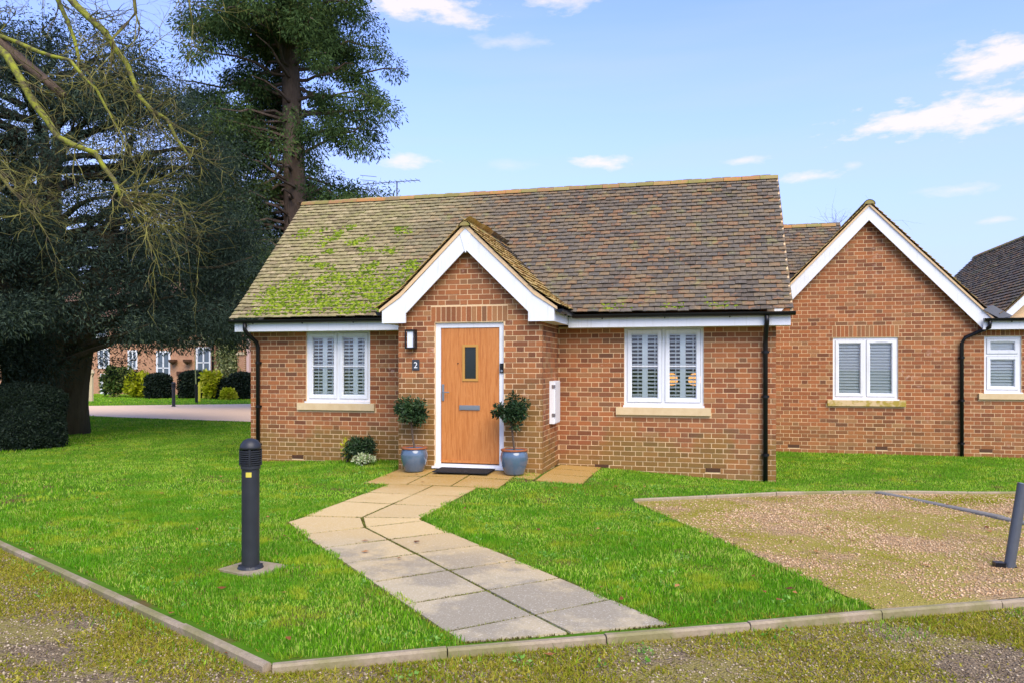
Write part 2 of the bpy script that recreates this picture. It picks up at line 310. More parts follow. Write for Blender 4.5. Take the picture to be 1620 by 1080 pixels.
def np_mesh(name, V, F, rndv, mat, parent=None, kind=None, smooth=False):
    V = np.asarray(V, np.float32); F = np.asarray(F, np.int32); k = F.shape[1]
    if parent is not None: V = V - np.array(org(parent), np.float32)
    me = bpy.data.meshes.new(name); me.vertices.add(len(V)); me.vertices.foreach_set('co', V.ravel())
    me.loops.add(F.size); me.loops.foreach_set('vertex_index', F.ravel()); me.polygons.add(len(F))
    me.polygons.foreach_set('loop_start', np.arange(0, F.size, k, dtype=np.int32))
    if smooth: me.polygons.foreach_set('use_smooth', np.ones(len(F), bool))
    me.update(calc_edges=True)
    at = me.attributes.new('rnd', 'FLOAT', 'FACE'); at.data.foreach_set('value', np.asarray(rndv, np.float32))
    me.materials.append(MATS[mat]); o = link(name, me, parent)
    if kind: o['kind'] = kind
    return o
CAMP = np.array(cam_o.location)

# ------------------------------------------------------------------ terrain
def ss(t): t = np.clip(t, 0, 1); return t * t * (3 - 2 * t)
def hgt(x, y):
    x = np.asarray(x, float); y = np.asarray(y, float)
    t = ss((y + 2.2) / 2.2); a = ss((x - 5.5) / 3.0); b = .65 * ss((3 - x) / 3.0)
    h = .14 * (1 - t * np.maximum(a, b)) + .06 * np.exp(-((x - 4.5) / 1.3) ** 2 - ((y + 1.2) / .9) ** 2)
    return h + .015 * np.sin(x * 1.3 + .5) * np.sin(y * 1.1) * ss((-y - 2) / 2) * (np.abs(x - 5) > 2.2) * 0
H1 = lambda x, y: float(hgt(x, y))
KC = np.array((5.49, -8.28)); K1 = np.array((-.8953, .4454)); K2 = np.array((.8855, .4646))
PA = np.array((6.86, -2.96)); PU = np.array((.8855, .4646)); PV = np.array((.4646, -.8855))
def above(x, y, p, d):
    s = d[0] * (y - p[1]) - d[1] * (x - p[0]); return s if d[0] > 0 else -s
def on_lawn(x, y, edge=0.0):
    k1 = above(x, y, KC, K1); k2 = above(x, y, KC, K2)
    ok = (k1 > .05) & (k2 > .05)
    pu = (x - PA[0]) * PU[0] + (y - PA[1]) * PU[1]; pv = (x - PA[0]) * PV[0] + (y - PA[1]) * PV[1]
    ok &= ~((pu > edge) & (pv > -.02))
    ok &= ~on_paving(x, y, edge)
    ok &= ~((x > -.02) & (x < 8.70) & (y > -.02) & (y < 4.3)) & ~((x > 3.24) & (x < 5.47) & (y > -1.28) & (y < 1))
    ok &= ~((x > 8) & (y > 4.16)) & ~on_drive(x, y)
    return ok
def on_paving(x, y, e=0.0):
    p = (x > 3.66 + e) & (x < 4.87 - e) & (y > -5.1) & (y < -2.4)
    p |= (x > 3.29 + e) & (x < 5.16 - e) & (y > -2.5 + e) & (y < -1.2)
    p |= (x > 5.44) & (x < 6.14 - e) & (y > -1.86 + e) & (y < .1)
    a = (x - 4.51) * .7071 + (y + 5.05) * -.7071; b = (x - 4.51) * .7071 + (y + 5.05) * .7071
    p |= (a > -.45) & (a < 4) & (np.abs(b) < .61 - e) & (y < -4.3)
    p |= ((x - 4.3) ** 2 + (y + 6.64) ** 2 < .05)
    return p
def on_drive(x, y):
    # far pale gravel drive, two edges measured on the ground
    n = -8.17 + 0 * x
    near = 8.1 - (x + 5.3) * .09 + ((x + 5.3) / 8) ** 2 * .6
    far = 17.6 + (x + 10.9) * .55
    return (y > near) & (y < np.maximum(far, near + .5)) & (x < -.5) & (x > -40)

def grid_sheet(name, xs, ys, zoff, mat, cond=None, kind='structure'):
    X, Y = np.meshgrid(xs, ys); Z = hgt(X, Y) + zoff; V = np.stack([X, Y, Z], -1).reshape(-1, 3); nx = len(xs)
    i, j = np.meshgrid(np.arange(len(xs) - 1), np.arange(len(ys) - 1)); a = (j * nx + i).ravel(); F = np.stack([a, a + 1, a + nx + 1, a + nx], 1)
    if cond is not None:
        cxy = V[F].mean(1); F = F[cond(cxy[:, 0], cxy[:, 1])]
        used = np.unique(F); mp = np.zeros(len(V), int); mp[used] = np.arange(len(used)); V = V[used]; F = mp[F]
    return np_mesh(name, V, F, np.zeros(len(F)), mat, kind=kind, smooth=True)
xs = np.concatenate([[-400, -150, -80, -50], np.arange(-40, -6, 2), np.arange(-6, 15, .35), np.arange(15, 40, 3), [60, 120, 400]])
ys = np.concatenate([[-300, -100, -40, -20], np.arange(-14, 6, .35), np.arange(6, 30, 1.5), [40, 60, 120, 400]])
g = grid_sheet('ground', xs, ys, -.11, 'soil')
fx = np.arange(-12, 22, .2); fy = np.arange(-14, 3, .2)
# road and parking gravel as exact polygons
def poly_sheet(name, pts, zoff, mat, step=.4):
    mb = MB(); 
    # triangulated strip between two polylines
    A, B = pts
    n = len(A); m = 7
    V = []; F = []
    for i in range(n):
        for j in range(m + 1):
            p = np.array(A[i]) * (1 - j / m) + np.array(B[i]) * j / m; V.append((p[0], p[1], H1(p[0], p[1]) + zoff))
    for i in range(n - 1):
        for j in range(m): a = i * (m + 1) + j; F.append((a, a + 1, a + m + 2, a + m + 1))
    o = np_mesh(name, V, F, np.zeros(len(F)), mat, kind='structure', smooth=True)
    return o
P2 = lambda p, d, t: (p[0] + d[0] * t, p[1] + d[1] * t)
ra = [P2(KC, K1, t) for t in (14, 10, 6, 3, 1)] + [tuple(KC)] + [P2(KC, K2, t) for t in (1, 3, 6, 10, 16)]
rb = [(-14, -9), (-9, -12), (-3, -14), (1, -15), (4, -16), (5.5, -16), (8, -16), (11, -15), (15, -14), (20, -12), (26, -9)]
poly_sheet('gravel_road', (ra, rb), -.028, 'road_gravel')
la = [(p[0], p[1] - .005) for p in ra]; la = [(-30, la[0][1] + 6)] + la + [(40, la[-1][1] + 3)]
lb = [(x_, 34) for x_ in np.linspace(-44, 44, len(la))]
def lawn_sheet():
    V = []; F = []; m = 90; n = len(la); dense = []
    for i in range(n - 1):
        q = 6 if 0 < i < n - 2 else 3
        for j in range(q): dense.append(tuple(((np.array(la[i]) * (1 - j / q) + np.array(la[i + 1]) * j / q), (np.array(lb[i]) * (1 - j / q) + np.array(lb[i + 1]) * j / q))))
    dense.append((np.array(la[-1]), np.array(lb[-1])))
    for A_, B_ in dense:
        for j in range(m + 1):
            t = (j / m) ** 1.7; p = A_ * (1 - t) + B_ * t; V.append((p[0], p[1], H1(p[0], p[1])))
    for i in range(len(dense) - 1):
        for j in range(m): a = i * (m + 1) + j; F.append((a, a + m + 1, a + m + 2, a + 1))
    return np_mesh('lawn', V, F, np.zeros(len(F)), 'soil', kind='structure', smooth=True)
lawn_sheet()
pa_ = [P2(PA, PU, t) for t in np.linspace(0, 9, 14)]; pb_ = [P2(P2(PA, PU, t), PV, 4.05) for t in np.linspace(0, 9, 14)]
poly_sheet('parking_gravel', (pb_, pa_), .008, 'gravel')
dx = np.linspace(-38, -.8, 24)
near = 8.1 - (dx + 5.3) * .09 + ((dx + 5.3) / 8) ** 2 * .6; far = np.maximum(17.6 + (dx + 10.9) * .55, near + .5)
poly_sheet('gravel_drive', ([(a, b) for a, b in zip(dx, far)], [(a, b) for a, b in zip(dx, near)]), .02, 'drive_gravel')

# ------------------------------------------------------------------ paving slabs
path = bpy.data.objects.new('path', None); COL.objects.link(path); path['kind'] = 'structure'; path['label'] = 'cranked path of buff concrete slabs from the road to the front door'
SL = []
def slab(pts, inset=.011, lift=.012):
    c = np.mean(pts, 0); q = []
    for p in pts:
        d = np.array(p) - c; L = np.linalg.norm(d); q.append(c + d * (1 - inset * 1.5 / L))
    mb = MB(); z = [H1(*p) + lift + random.uniform(-.003, .003) for p in q]; n = len(q)
    mb.add([(p[0], p[1], zz) for p, zz in zip(q, z)] + [(p[0], p[1], zz - .05) for p, zz in zip(q, z)], [tuple(range(n))] + [((i + 1) % n, i, n + i, n + (i + 1) % n) for i in range(n)], 0.0)
    o = mb.build('paving_slab', 'slab', path); SL.append([np.array(p) for p in pts])
D = np.array((.7071, -.7071)); W = np.array((.7071, .7071)); P0 = np.array((4.51, -5.05))
kerb_t = lambda p: above(p[0], p[1], KC, K2)
for k in range(6):
    for sgn in (-1, 1):
        a = P0 + D * .605 * k + (D * .0); b = a + D * .605
        pts = [a, b, b + W * .61 * sgn, a + W * .61 * sgn]
        if k == 5:
            b2 = []
            for p in (a, a + W * .61 * sgn):
                t = 0
                while kerb_t(p + D * t) > .07 and t < 1.3: t += .01
                b2.append(p + D * t)
            pts = [a, b2[0], b2[1], a + W * .61 * sgn]
        if sgn > 0: pts = pts[::-1]
        slab(pts[::-1] if sgn < 0 else pts[::-1])
# crank pieces and the straight run to the patio
slab([(4.27, -4.62), (3.68, -4.68), (3.66, -5.02), (4.08, -5.48), (4.51, -5.05)][::-1])
slab([(4.28, -4.62), (4.51, -5.05), (4.94, -4.62), (4.87, -4.52), (4.87, -4.5)])
for k in range(3):
    y1 = -2.5 - .66 * k; y0 = y1 - .66 if k < 2 else -4.6
    slab([(3.66, y0 - (.06 if k == 2 else 0)), (4.27, y0), (4.27, y1), (3.66, y1)]); slab([(4.27, y0), (4.87, y0 + (.1 if k == 2 else 0)), (4.87, y1), (4.27, y1)])
for x0, x1 in ((3.29, 3.9), (3.9, 4.51), (4.51, 5.14)):
    for y0, y1 in ((-2.49, -1.88), (-1.88, -1.27)): slab([(x0, y0), (x1, y0), (x1, y1), (x0, y1)])
slab([(5.14, -1.75), (5.44, -1.75), (5.44, -1.27), (5.14, -1.27)])
for y0, y1 in ((-1.85, -1.25), (-1.25, -.62), (-.62, -.015)): slab([(5.47, y0), (6.12, y0), (6.12, y1), (5.47, y1)])

# ------------------------------------------------------------------ kerb stones, timber edging
kerb = bpy.data.objects.new('kerb', None); COL.objects.link(kerb); kerb['kind'] = 'structure'; kerb['label'] = 'low concrete edging between the lawn and the gravel road'
def edging(name, parent, p, d, t0, t1, L, w, top, depth, mat, jit=.006):
    t = t0; nrm = np.array((-d[1], d[0])); nrm = nrm if nrm[1] < 0 else -nrm
    while t < t1 - .02:
        e = min(t + L, t1); a = np.array(P2(p, d, t + .004)); b = np.array(P2(p, d, e - .004)); j = random.uniform(-jit, jit); j2 = random.uniform(-jit, jit)
        za = H1(*a) + top + j; zb = H1(*b) + top + j2; mb = MB(); c = .012
        prof = [(0, -depth), (0, -c), (c, 0), (w - c, 0), (w, -c), (w, -depth)]
        vs = [(a[0] + nrm[0] * u, a[1] + nrm[1] * u, za + v) for u, v in prof] + [(b[0] + nrm[0] * u, b[1] + nrm[1] * u, zb + v) for u, v in prof]
        n = 6; mb.add(vs, [tuple(range(n)), tuple(range(n, 2 * n))[::-1]] + [(i, n + i, n + (i + 1) % n, (i + 1) % n) for i in range(n)], 0.0)
        mb.build(name, mat, parent); t = e
edging('kerb_stone', kerb, KC, K1, .0, 13, .915, .055, .02, .16, 'kerb'); edging('kerb_stone', kerb, KC, K2, .0, 12, .915, .055, .02, .16, 'kerb')
te = thing('concrete_edging', (6.86, -2.96, H1(6.86, -2.96)), 'thin pale edging strip between the lawn and the gravel parking bays', 'edging')
edging('edging_strip', te, PA, PU, 0, 8.2, .915, .045, .045, .14, 'kerb')
td = thing('timber_divider', (9.75, -1.36, H1(9.75, -1.36)), 'weathered grey timber board dividing the gravel parking bays', 'edging')
edging('timber_board', td, np.array(P2(PA, PU, 3.28)), PV, .05, 3.6, 1.8, .09, .04, .1, 'timber')

# ------------------------------------------------------------------ brickwork and tiles
BK = bpy.data.meshes.new('brick'); _m = MB().box(-.5, .5, -.5, .5, -.5, .5); BK.from_pydata(_m.v, [], [f for f in _m.f]); BK.materials.append(MATS['brick'])
BK2 = bpy.data.meshes.new('brick_far'); BK2.from_pydata(_m.v, [], [f for f in _m.f]); BK2.materials.append(MATS['brick_clean'])
def flemish(length, z0, z1, openings=(), ulim=None, phase=0.0):
    out = []; k = 0; z = z0; P = .3375
    while z < z1 - .03:
        zt = min(z + .065, z1); u = -P + (P / 2 if k % 2 else 0) + phase; lo, hi = (0, length) if ulim is None else ulim(z + .05)
        st = True
        while u < hi:
            L = .215 if st else .1025; segs = [(max(u, lo), min(u + L, hi))]
            for (a, b, c, d) in openings:
                if min(zt, d) - max(z, c) > .02:
                    ns = []
                    for s0, s1 in segs:
                        if s1 <= a - .004 or s0 >= b + .004: ns.append((s0, s1))
                        else:
                            if s0 < a: ns.append((s0, a - .004))
                            if s1 > b: ns.append((b + .004, s1))
                    segs = ns
            out += [(s0, s1, z, zt) for s0, s1 in segs if s1 - s0 > .03]
            u += L + .01; st = not st
        z += .075; k += 1
    return out
def lay_bricks(bricks, to_world, axis):
    """bricks (u0,u1,z0,z1) on a wall -> list of (centre, size) world boxes; axis 'x' or 'y' is the wall's run"""
    out = []
    for u0, u1, z0, z1 in bricks:
        j = random.uniform(-.0025, .0025); c = to_world((u0 + u1) / 2, j); d = .05
        dims = (u1 - u0, d, z1 - z0) if axis == 'x' else (d, u1 - u0, z1 - z0)
        out.append((np.array((c[0], c[1], (z0 + z1) / 2)), np.array(dims)))
    return out
def emit_bricks(items, parts, rest_parent, mesh, mat, limit=300):
    """items: (centre, size, wall part). The largest-showing ones are single objects under their wall, the rest one joined part."""
    area = [max(s[0], s[1]) * s[2] / ((c - CAMP) @ (c - CAMP)) * (1 if s[0] > s[1] or s[1] < .06 else .35) for c, s, w in items]
    order = np.argsort(area)[::-1]
    for i in order[:limit]:
        c, s, w = items[i]; o = link('brick', mesh, w, c); o.scale = s
    mb = MB()
    for i in order[limit:]:
        c, s, w = items[i]; a = c - s / 2; b = c + s / 2; mb.box(a[0], b[0], a[1], b[1], a[2], b[2])
    if mb.v: mb.build('brick', mat, rest_parent, kind='stuff')

TV = np.array([(-.081, 0, .031), (0, 0, .035), (.081, 0, .031), (-.081, 0, .019), (0, 0, .023), (.081, 0, .019), (-.081, .15, .002), (0, .15, .005), (.081, .15, .002)])
TF = [(0, 1, 7, 6), (1, 2, 8, 7), (3, 4, 1, 0), (4, 5, 2, 1), (3, 0, 6, 3), (2, 5, 8, 2)]
TF = [(0, 1, 7, 6), (1, 2, 8, 7), (3, 4, 1, 0), (4, 5, 2, 1), (6, 3, 0), (2, 5, 8), (6, 7, 4, 3), (7, 8, 5, 4)]
TILE = bpy.data.meshes.new('tile'); TILE.from_pydata([tuple(v) for v in TV], [], TF); TILE.materials.append(MATS['tile'])
def tile_slope(eave, across, width, prof, keep=None, gauge=.1, x_off=0.0):
    """tiles over a slope: eave = start point, across = unit run, prof = polyline [(horizontal run inwards, z)] with inward unit vector"""
    (inn, pl) = prof; out = []; across = np.array(across, float); inn = np.array(inn, float); up = np.array((0, 0, 1.))
    segs = []; S = 0
    for (a, b) in zip(pl[:-1], pl[1:]): L = math.hypot(b[0] - a[0], b[1] - a[1]); segs.append((S, S + L, a, b)); S += L
    k = 0; s = 0.0
    while s < S - .03:
        for s0, s1, a, b in segs:
            if s0 <= s < s1 + 1e-6: break
        t = (s - s0) / (s1 - s0); r = a[0] + (b[0] - a[0]) * t; z = a[1] + (b[1] - a[1]) * t
        sd = (inn * (b[0] - a[0]) + up * (b[1] - a[1])) / (s1 - s0); nrm = np.cross(across, sd)
        if nrm[2] < 0: nrm = -nrm
        u = -.0825 if k % 2 else 0.0
        while u < width - .03:
            a0 = max(u, 0); a1 = min(u + .165, width); w = (a1 - a0) / .165
            if w > .25:
                base = np.array(eave) + across * ((a0 + a1) / 2 + x_off) + inn * r; base[2] = z
                if keep is None or keep(base + sd * .05):
                    ja = random.gauss(0, .03); lift = abs(random.gauss(0, .003)); jy = random.gauss(0, .006)
                    ac = across * math.cos(ja) + nrm * math.sin(ja) * .5; ac /= np.linalg.norm(ac)
                    tilt = random.gauss(.0, .012); s2 = sd * math.cos(tilt) - nrm * math.sin(tilt); n2 = np.cross(ac, s2)
                    if n2[2] < 0: n2 = -n2
                    M = np.eye(4); M[:3, 0] = ac * w * .985; M[:3, 1] = s2; M[:3, 2] = n2; M[:3, 3] = base + nrm * (lift + .004) + sd * jy
                    out.append(M)
            u += .165
        s += gauge; k += 1
    return out
def emit_tiles(mats, roof, limit=300, flip=None):
    area = [1 / np.sum((M[:3, 3] - CAMP) ** 2) for M in mats]; order = np.argsort(area)[::-1]
    for i in order[:limit]:
        M = mats[i]; o = link('tile', TILE, roof); mm = Matrix([list(r) for r in M]); mm.translation = mm.translation - org(roof)
        o.matrix_basis = mm
    V = []; F = []; r = []; mb = MB()
    for i in order[limit:]:
        M = mats[i]; mb.add((TV @ M[:3, :3].T) + M[:3, 3], TF)
    if mb.v: mb.build('tile', 'tile', roof, kind='stuff')

# ------------------------------------------------------------------ windows
def casement(house, x0, x1, z0, z1, ywall, lights=2, bar=True, slats=19, open_ang=.25, mullions=True, transom=None, sill=None, sill_mat='stone', slat_w=.058, panel_split=True):
    """white two-light casement; outer face set 35 mm back from the wall face ywall (house faces -Y)"""
    yf = ywall + .03
    w = MB(); fw = .045
    w.box(x0, x1, yf, yf + .07, z1 - fw, z1); w.box(x0, x1, yf, yf + .07, z0, z0 + fw); w.box(x0, x0 + fw, yf, yf + .07, z0 + fw, z1 - fw); w.box(x1 - fw, x1, yf, yf + .07, z0 + fw, z1 - fw)
    xm = (x0 + x1) / 2
    if lights == 2: w.box(xm - .022, xm + .022, yf, yf + .07, z0 + fw, z1 - fw)
    if transom: w.box(x0 + fw, x1 - fw, yf, yf + .07, transom - .022, transom + .022)
    win = w.build('window', 'upvc', house)
    MB().box(x0 - .012, x1 + .012, ywall - .035, yf + .03, z0 - .03, z0 - .001).build('cill', 'upvc', win)
    if lights == 2: cells = [(x0 + fw, xm - .022, z0 + fw, z1 - fw), (xm + .022, x1 - fw, z0 + fw, z1 - fw)]
    else: cells = [(x0 + fw, x1 - fw, z0 + fw, transom - .022), (x0 + fw, x1 - fw, transom + .022, z1 - fw)]
    for ci, (a, b, c, d) in enumerate(cells):
        g = .004; sw = .052; ys = yf - .016; s = MB(); a += g; b -= g; c += g; d -= g
        # sash with a chamfered inner edge
        for (p, q, r_, t) in ((a, b, d - sw, d), (a, b, c, c + sw), (a, a + sw, c + sw, d - sw), (b - sw, b, c + sw, d - sw)): s.box(p, q, ys, ys + .06, r_, t)
        sa = s.build('sash', 'upvc', win)
        a += sw; b -= sw; c += sw; d -= sw
        bd = MB()
        for (p, q, r_, t) in ((a, b, d - .012, d), (a, b, c, c + .012), (a, a + .012, c + .012, d - .012), (b - .012, b, c + .012, d - .012)): bd.box(p, q, ys + .018, ys + .04, r_, t)
        bd.build('glazing_bead', 'upvc', win)
        MB().box(a, b, ys + .03, ys + .036, c, d).build('pane', 'glass', win)
        if bar: MB().box(a, b, ys + .016, ys + .028, (c + d) / 2 - .009, (c + d) / 2 + .009).build('glazing_bar', 'upvc', win)
        if not (transom and ci == 0) or True:
            MB().box((a + b) / 2 - .12 + .03, (a + b) / 2 + .12, ys - .006, ys + .002, d + .018, d + .03).build('trickle_vent', 'upvc', win) if ci == (1 if lights == 2 else 1) else None
        # interior shutters
        yb = yf + .06; a -= .05; b += .05; c -= .03; d += .03
        panels = [(a, (a + b) / 2), ((a + b) / 2, b)] if panel_split else [(a, b)]
        sh = MB(); st = .042
        for (p, q) in panels:
            sh.box(p, p + st, yb, yb + .028, c, d); sh.box(q - st, q, yb, yb + .028, c, d); sh.box(p + st, q - st, yb, yb + .028, c, c + .06); sh.box(p + st, q - st, yb, yb + .028, d - .06, d)
        sh.build('shutter', 'shutter', win)
        n = max(4, int((d - c - .12) / .056)); 
        for (p, q) in panels:
            tmpl = None
            for i in range(n):
                zc = c + .06 + (i + .5) * (d - c - .12) / n
                if tmpl is None:
                    t = open_ang; wy, wz = slat_w / 2 * math.cos(t), slat_w / 2 * math.sin(t); th = .004
                    mb = MB(); L = (q - p) / 2 - st - .002
                    mb.add([(-L, -wy, -wz - th), (L, -wy, -wz - th), (L, -wy, -wz + th), (-L, -wy, -wz + th), (-L, wy, wz - th), (L, wy, wz - th), (L, wy, wz + th), (-L, wy, wz + th)],
                           [(0, 1, 2, 3), (5, 4, 7, 6), (3, 2, 6, 7), (1, 0, 4, 5), (0, 3, 7, 4), (2, 1, 5, 6)], .5)
                    me = bpy.data.meshes.new('slat'); me.from_pydata(mb.v, [], mb.f); me.materials.append(MATS['shutter']); tmpl = me
                link('slat', tmpl, win, ((p + q) / 2, yb + .014, zc))
            if panel_split: MB().box((p + q) / 2 + .02, (p + q) / 2 + .03, yb - .03, yb - .024, c + .07, d - .07).build('tilt_rod', 'shutter', win)
    if sill:
        sx0, sx1, sz0, sz1 = sill
        mb = MB(); yo = ywall - .05
        mb.prism([(sx0, yo, sz0), (sx0, ywall + .1, sz0), (sx0, ywall + .1, sz1 + .012), (sx0, yo, sz1)][::-1], (sx1 - sx0, 0, 0)); mb.build('stone_sill', sill_mat, house)
    return win
def wall_back(house, name, x0, x1, z0, z1, yf, th, openings, mat='mortar', gable=None):
    """mortar backing of a wall along X with openings cut out as butted boxes"""
    mb = MB(); us = sorted({x0, x1} | {o[0] for o in openings} | {o[1] for o in openings})
    for a, b in zip(us[:-1], us[1:]):
        holes = sorted((o[2], o[3]) for o in openings if o[0] <= a + 1e-6 and o[1] >= b - 1e-6); z = z0
        for h0, h1 in holes + [(z1, z1)]:
            if h0 > z + 1e-4: mb.box(a, b, yf, yf + th, z, h0)
            z = max(z, h1)
    if gable: mb.prism(gable, (0, th, 0))
    return mb.build(name, mat, house)

def gutter_run(parent, a, b, name='gutter', r=.056):
    a = Vector(a); b = Vector(b); d = (b - a).normalized(); n = d.cross(Vector((0, 0, 1))); mb = MB(); vs = []; fs = []; k = 9
    for p in (a, b):
        for i in range(k): w = math.pi * i / (k - 1); vs.append(p + n * math.cos(w) * r - Vector((0, 0, 1)) * math.sin(w) * r)
        for i in range(k): w = math.pi * i / (k - 1); vs.append(p + n * math.cos(w) * (r - .006) - Vector((0, 0, 1)) * math.sin(w) * (r - .006))
    for i in range(k - 1): fs += [(i, i + 1, 2 * k + i + 1, 2 * k + i), (k + i + 1, k + i, 3 * k + i, 3 * k + i + 1)]
    fs += [(0, 2 * k, 3 * k, k), (k - 1, 2 * k - 1, 4 * k - 1, 3 * k - 1), tuple(range(k)), tuple(range(2 * k, 3 * k))]
    mb.add(vs, fs); g = mb.build(name, 'black_plastic', parent)
    L = (b - a).length; q = .45
    while q < L:
        p = a + d * q; mb = MB(); pts = []
        mb.tube([p + n * (r + .004), p - Vector((0, 0, r + .012)), p - n * (r + .004)], .009, 5); mb.build('gutter_bracket', 'black_plastic', parent); q += .92
    return g
def pipe(parent, pts, r=.034, name='downpipe', clips=()):
    MB().tube(pts, r, 12).build(name, 'black_plastic', parent, smooth=True)
    for (x, y, z) in clips:
        mb = MB(); mb.lathe([(r + .001, -.02), (r + .01, -.02), (r + .01, .02), (r + .001, .02)], (x, y, z), 14); mb.box(x - .055, x + .055, y + .02, y + .034, z - .015, z + .015); mb.build('pipe_bracket', 'black_plastic', parent)

# ================================================================== the bungalow
ZB = -.125
H = thing('bungalow', (0, 0, 0), 'red brick bungalow with mossy plain-tile roof, orange front door and gabled porch', 'house')
XC = 4.355; YP = -1.24; X0P, X1P = 3.268, 5.442; WX = 8.672; EZ = 2.30
winL = (1.066, 2.243, 1.10, 2.288); winR = (6.462, 7.643, 1.10, 2.288)
airs = [(.80, 1.015, .115, .18), (6.01, 6.225, .115, .18), (7.67, 7.885, .115, .18)]
sillL = (.918, 2.338, .955, 1.068); sillR = (6.34, 7.75, .955, 1.068)
op = [winL, winR]
front = wall_back(H, 'front_wall', .004, WX - .004, ZB, EZ, .0035, .1, op)
opb = op + [(s[0], s[1], s[2], s[3]) for s in (sillL, sillR)] + airs
items = []
fb = flemish(WX, ZB, EZ - .01, opb + [(X0P + .012, X1P - .012, -1, 3)])
items += [(c, s, front) for c, s in lay_bricks(fb, lambda u, j: (u, .025 + j), 'x')]
# gable ends of the main body (unseen from the front, closed all the same)
side = MB(); rz = 4.93
for xa in (.006, WX - .106): side.prism([(xa, .106, ZB), (xa, 4.14, ZB), (xa, 4.14, EZ), (xa, 2.07, rz - .1), (xa, .106, EZ + .06)], (.1, 0, 0))
side.box(.106, WX - .106, 4.04, 4.139, ZB, EZ); sidew = side.build('side_wall', 'mortar', H)
rb_ = flemish(4.14, ZB, 4.75, (), lambda z: (0, 4.14) if z < EZ else ((z - EZ) / 1.17 + .05, 4.14 - (z - EZ) / 1.17 - .05))
items += [(c, s, sidew) for c, s in lay_bricks(rb_, lambda u, j: (WX - .025 + j, u), 'y')]
# porch
DX0, DX1, DZ0, DZ1 = 3.838, 4.878, .215, 2.322
pf = wall_back(H, 'porch_wall', X0P + .006, X1P - .006, ZB, 2.56, YP + .0035, .1, [(DX0, DX1, ZB, DZ1)], gable=[(X0P + .006, YP + .0035, 2.56), (X1P - .006, YP + .0035, 2.56), (XC, YP + .0035, 3.58)])
psl = MB().box(X0P + .0035, X0P + .104, YP + .1036, .003, ZB, 2.5).build('porch_side_wall', 'mortar', H)
psw = MB().box(X1P - .104, X1P - .0035, YP + .1036, .003, ZB, 2.5).build('porch_side_wall', 'mortar', H)
sold = [(DX0 - .06, DX1 + .06, DZ1 + .012, DZ1 + .225)]
pz0 = ZB
pb = flemish(X1P - X0P, pz0, 3.5, [(DX0 - X0P, DX1 - X0P, -1, DZ1 + .01), (sold[0][0] - X0P, sold[0][1] - X0P, sold[0][2], sold[0][3])], lambda z: (0, X1P - X0P) if z < 2.5 else (max(0, (z - 2.5) * 1.02 - .02), X1P - X0P - max(0, (z - 2.5) * 1.02 - .02)), phase=.06)
items += [(c, s, pf) for c, s in lay_bricks(pb, lambda u, j: (X0P + u, YP + .025 + j), 'x')]
ns = 15; sw_ = (sold[0][1] - sold[0][0]) / ns
for i in range(ns):
    u = sold[0][0] + i * sw_; items.append((np.array((u + sw_ / 2, YP + .025 + random.uniform(-.002, .002), (sold[0][2] + sold[0][3]) / 2)), np.array((sw_ - .01, .05, .213)), pf))
sb = flemish(-YP - .05, ZB, 2.45, [(.86, 1.075, .115, .18)])
items += [(c, s, psw) for c, s in lay_bricks([b for b in sb], lambda u, j: (X1P - .025 + j, YP + .05 + u), 'y')]
items += [(c, s, psl) for c, s in lay_bricks(flemish(-YP - .05, ZB, 2.45), lambda u, j: (X0P + .025 + j, YP + .05 + u), 'y')]
emit_bricks(items, None, H, BK, 'brick')
for (a, b, c, d) in airs:
    mb = MB(); mb.box(a, b, -.001, .003, c, d)
    for i in range(3): mb.box(a + .008, b - .008, -.004, -.001, c + .006 + i * .02, c + .014 + i * .02)
    mb.build('air_brick', 'wood_dark', H)
mb = MB(); mb.box(X1P - .003, X1P + .001, YP + .91, YP + 1.125, .115, .18); mb.build('air_brick', 'wood_dark', H)
casement(H, *winL, 0, sill=sillL, open_ang=.4); casement(H, *winR, 0, sill=sillR, open_ang=.32)

# main roof
EY = -.36; KY, KZ = .02, 2.845; RY, RZ = 2.07, 4.93; EVZ = 2.50
VX0, VX1 = -.15, 8.875
def zmain(y): return EVZ + (y - EY) * (KZ - EVZ) / (KY - EY) if y < KY else KZ + (y - KY) * (RZ - KZ) / (RY - KY)
PEZ = 2.525; PHW = 1.345; PRZ = 3.735; PKX = 1.0; PKZ = PEZ + (PHW - PKX) * .70
def zporch(x): dx = abs(x - XC); return PKZ - (dx - PKX) * .70 if dx > PKX else PRZ - dx * (PRZ - PKZ) / PKX
mb = MB()
mb.add([(VX0, EY, EVZ), (VX1, EY, EVZ), (VX1, KY, KZ), (VX0, KY, KZ), (VX0, RY, RZ), (VX1, RY, RZ), (VX0, 4.5, 2.5), (VX1, 4.5, 2.5)], [(0, 1, 2, 3), (3, 2, 5, 4), (4, 5, 7, 6)], 0)
roof = mb.build('roof', 'underlay', H)
tiles = tile_slope((VX0, EY, 0), (1, 0, 0), VX1 - VX0, ((0, 1, 0), [(-.03, EVZ - .025), (KY - EY, KZ), (RY - EY, RZ)]), lambda p: not (abs(p[0] - XC) < PHW + .02 and zporch(p[0]) > zmain(p[1]) + .03))
emit_tiles(tiles, roof)
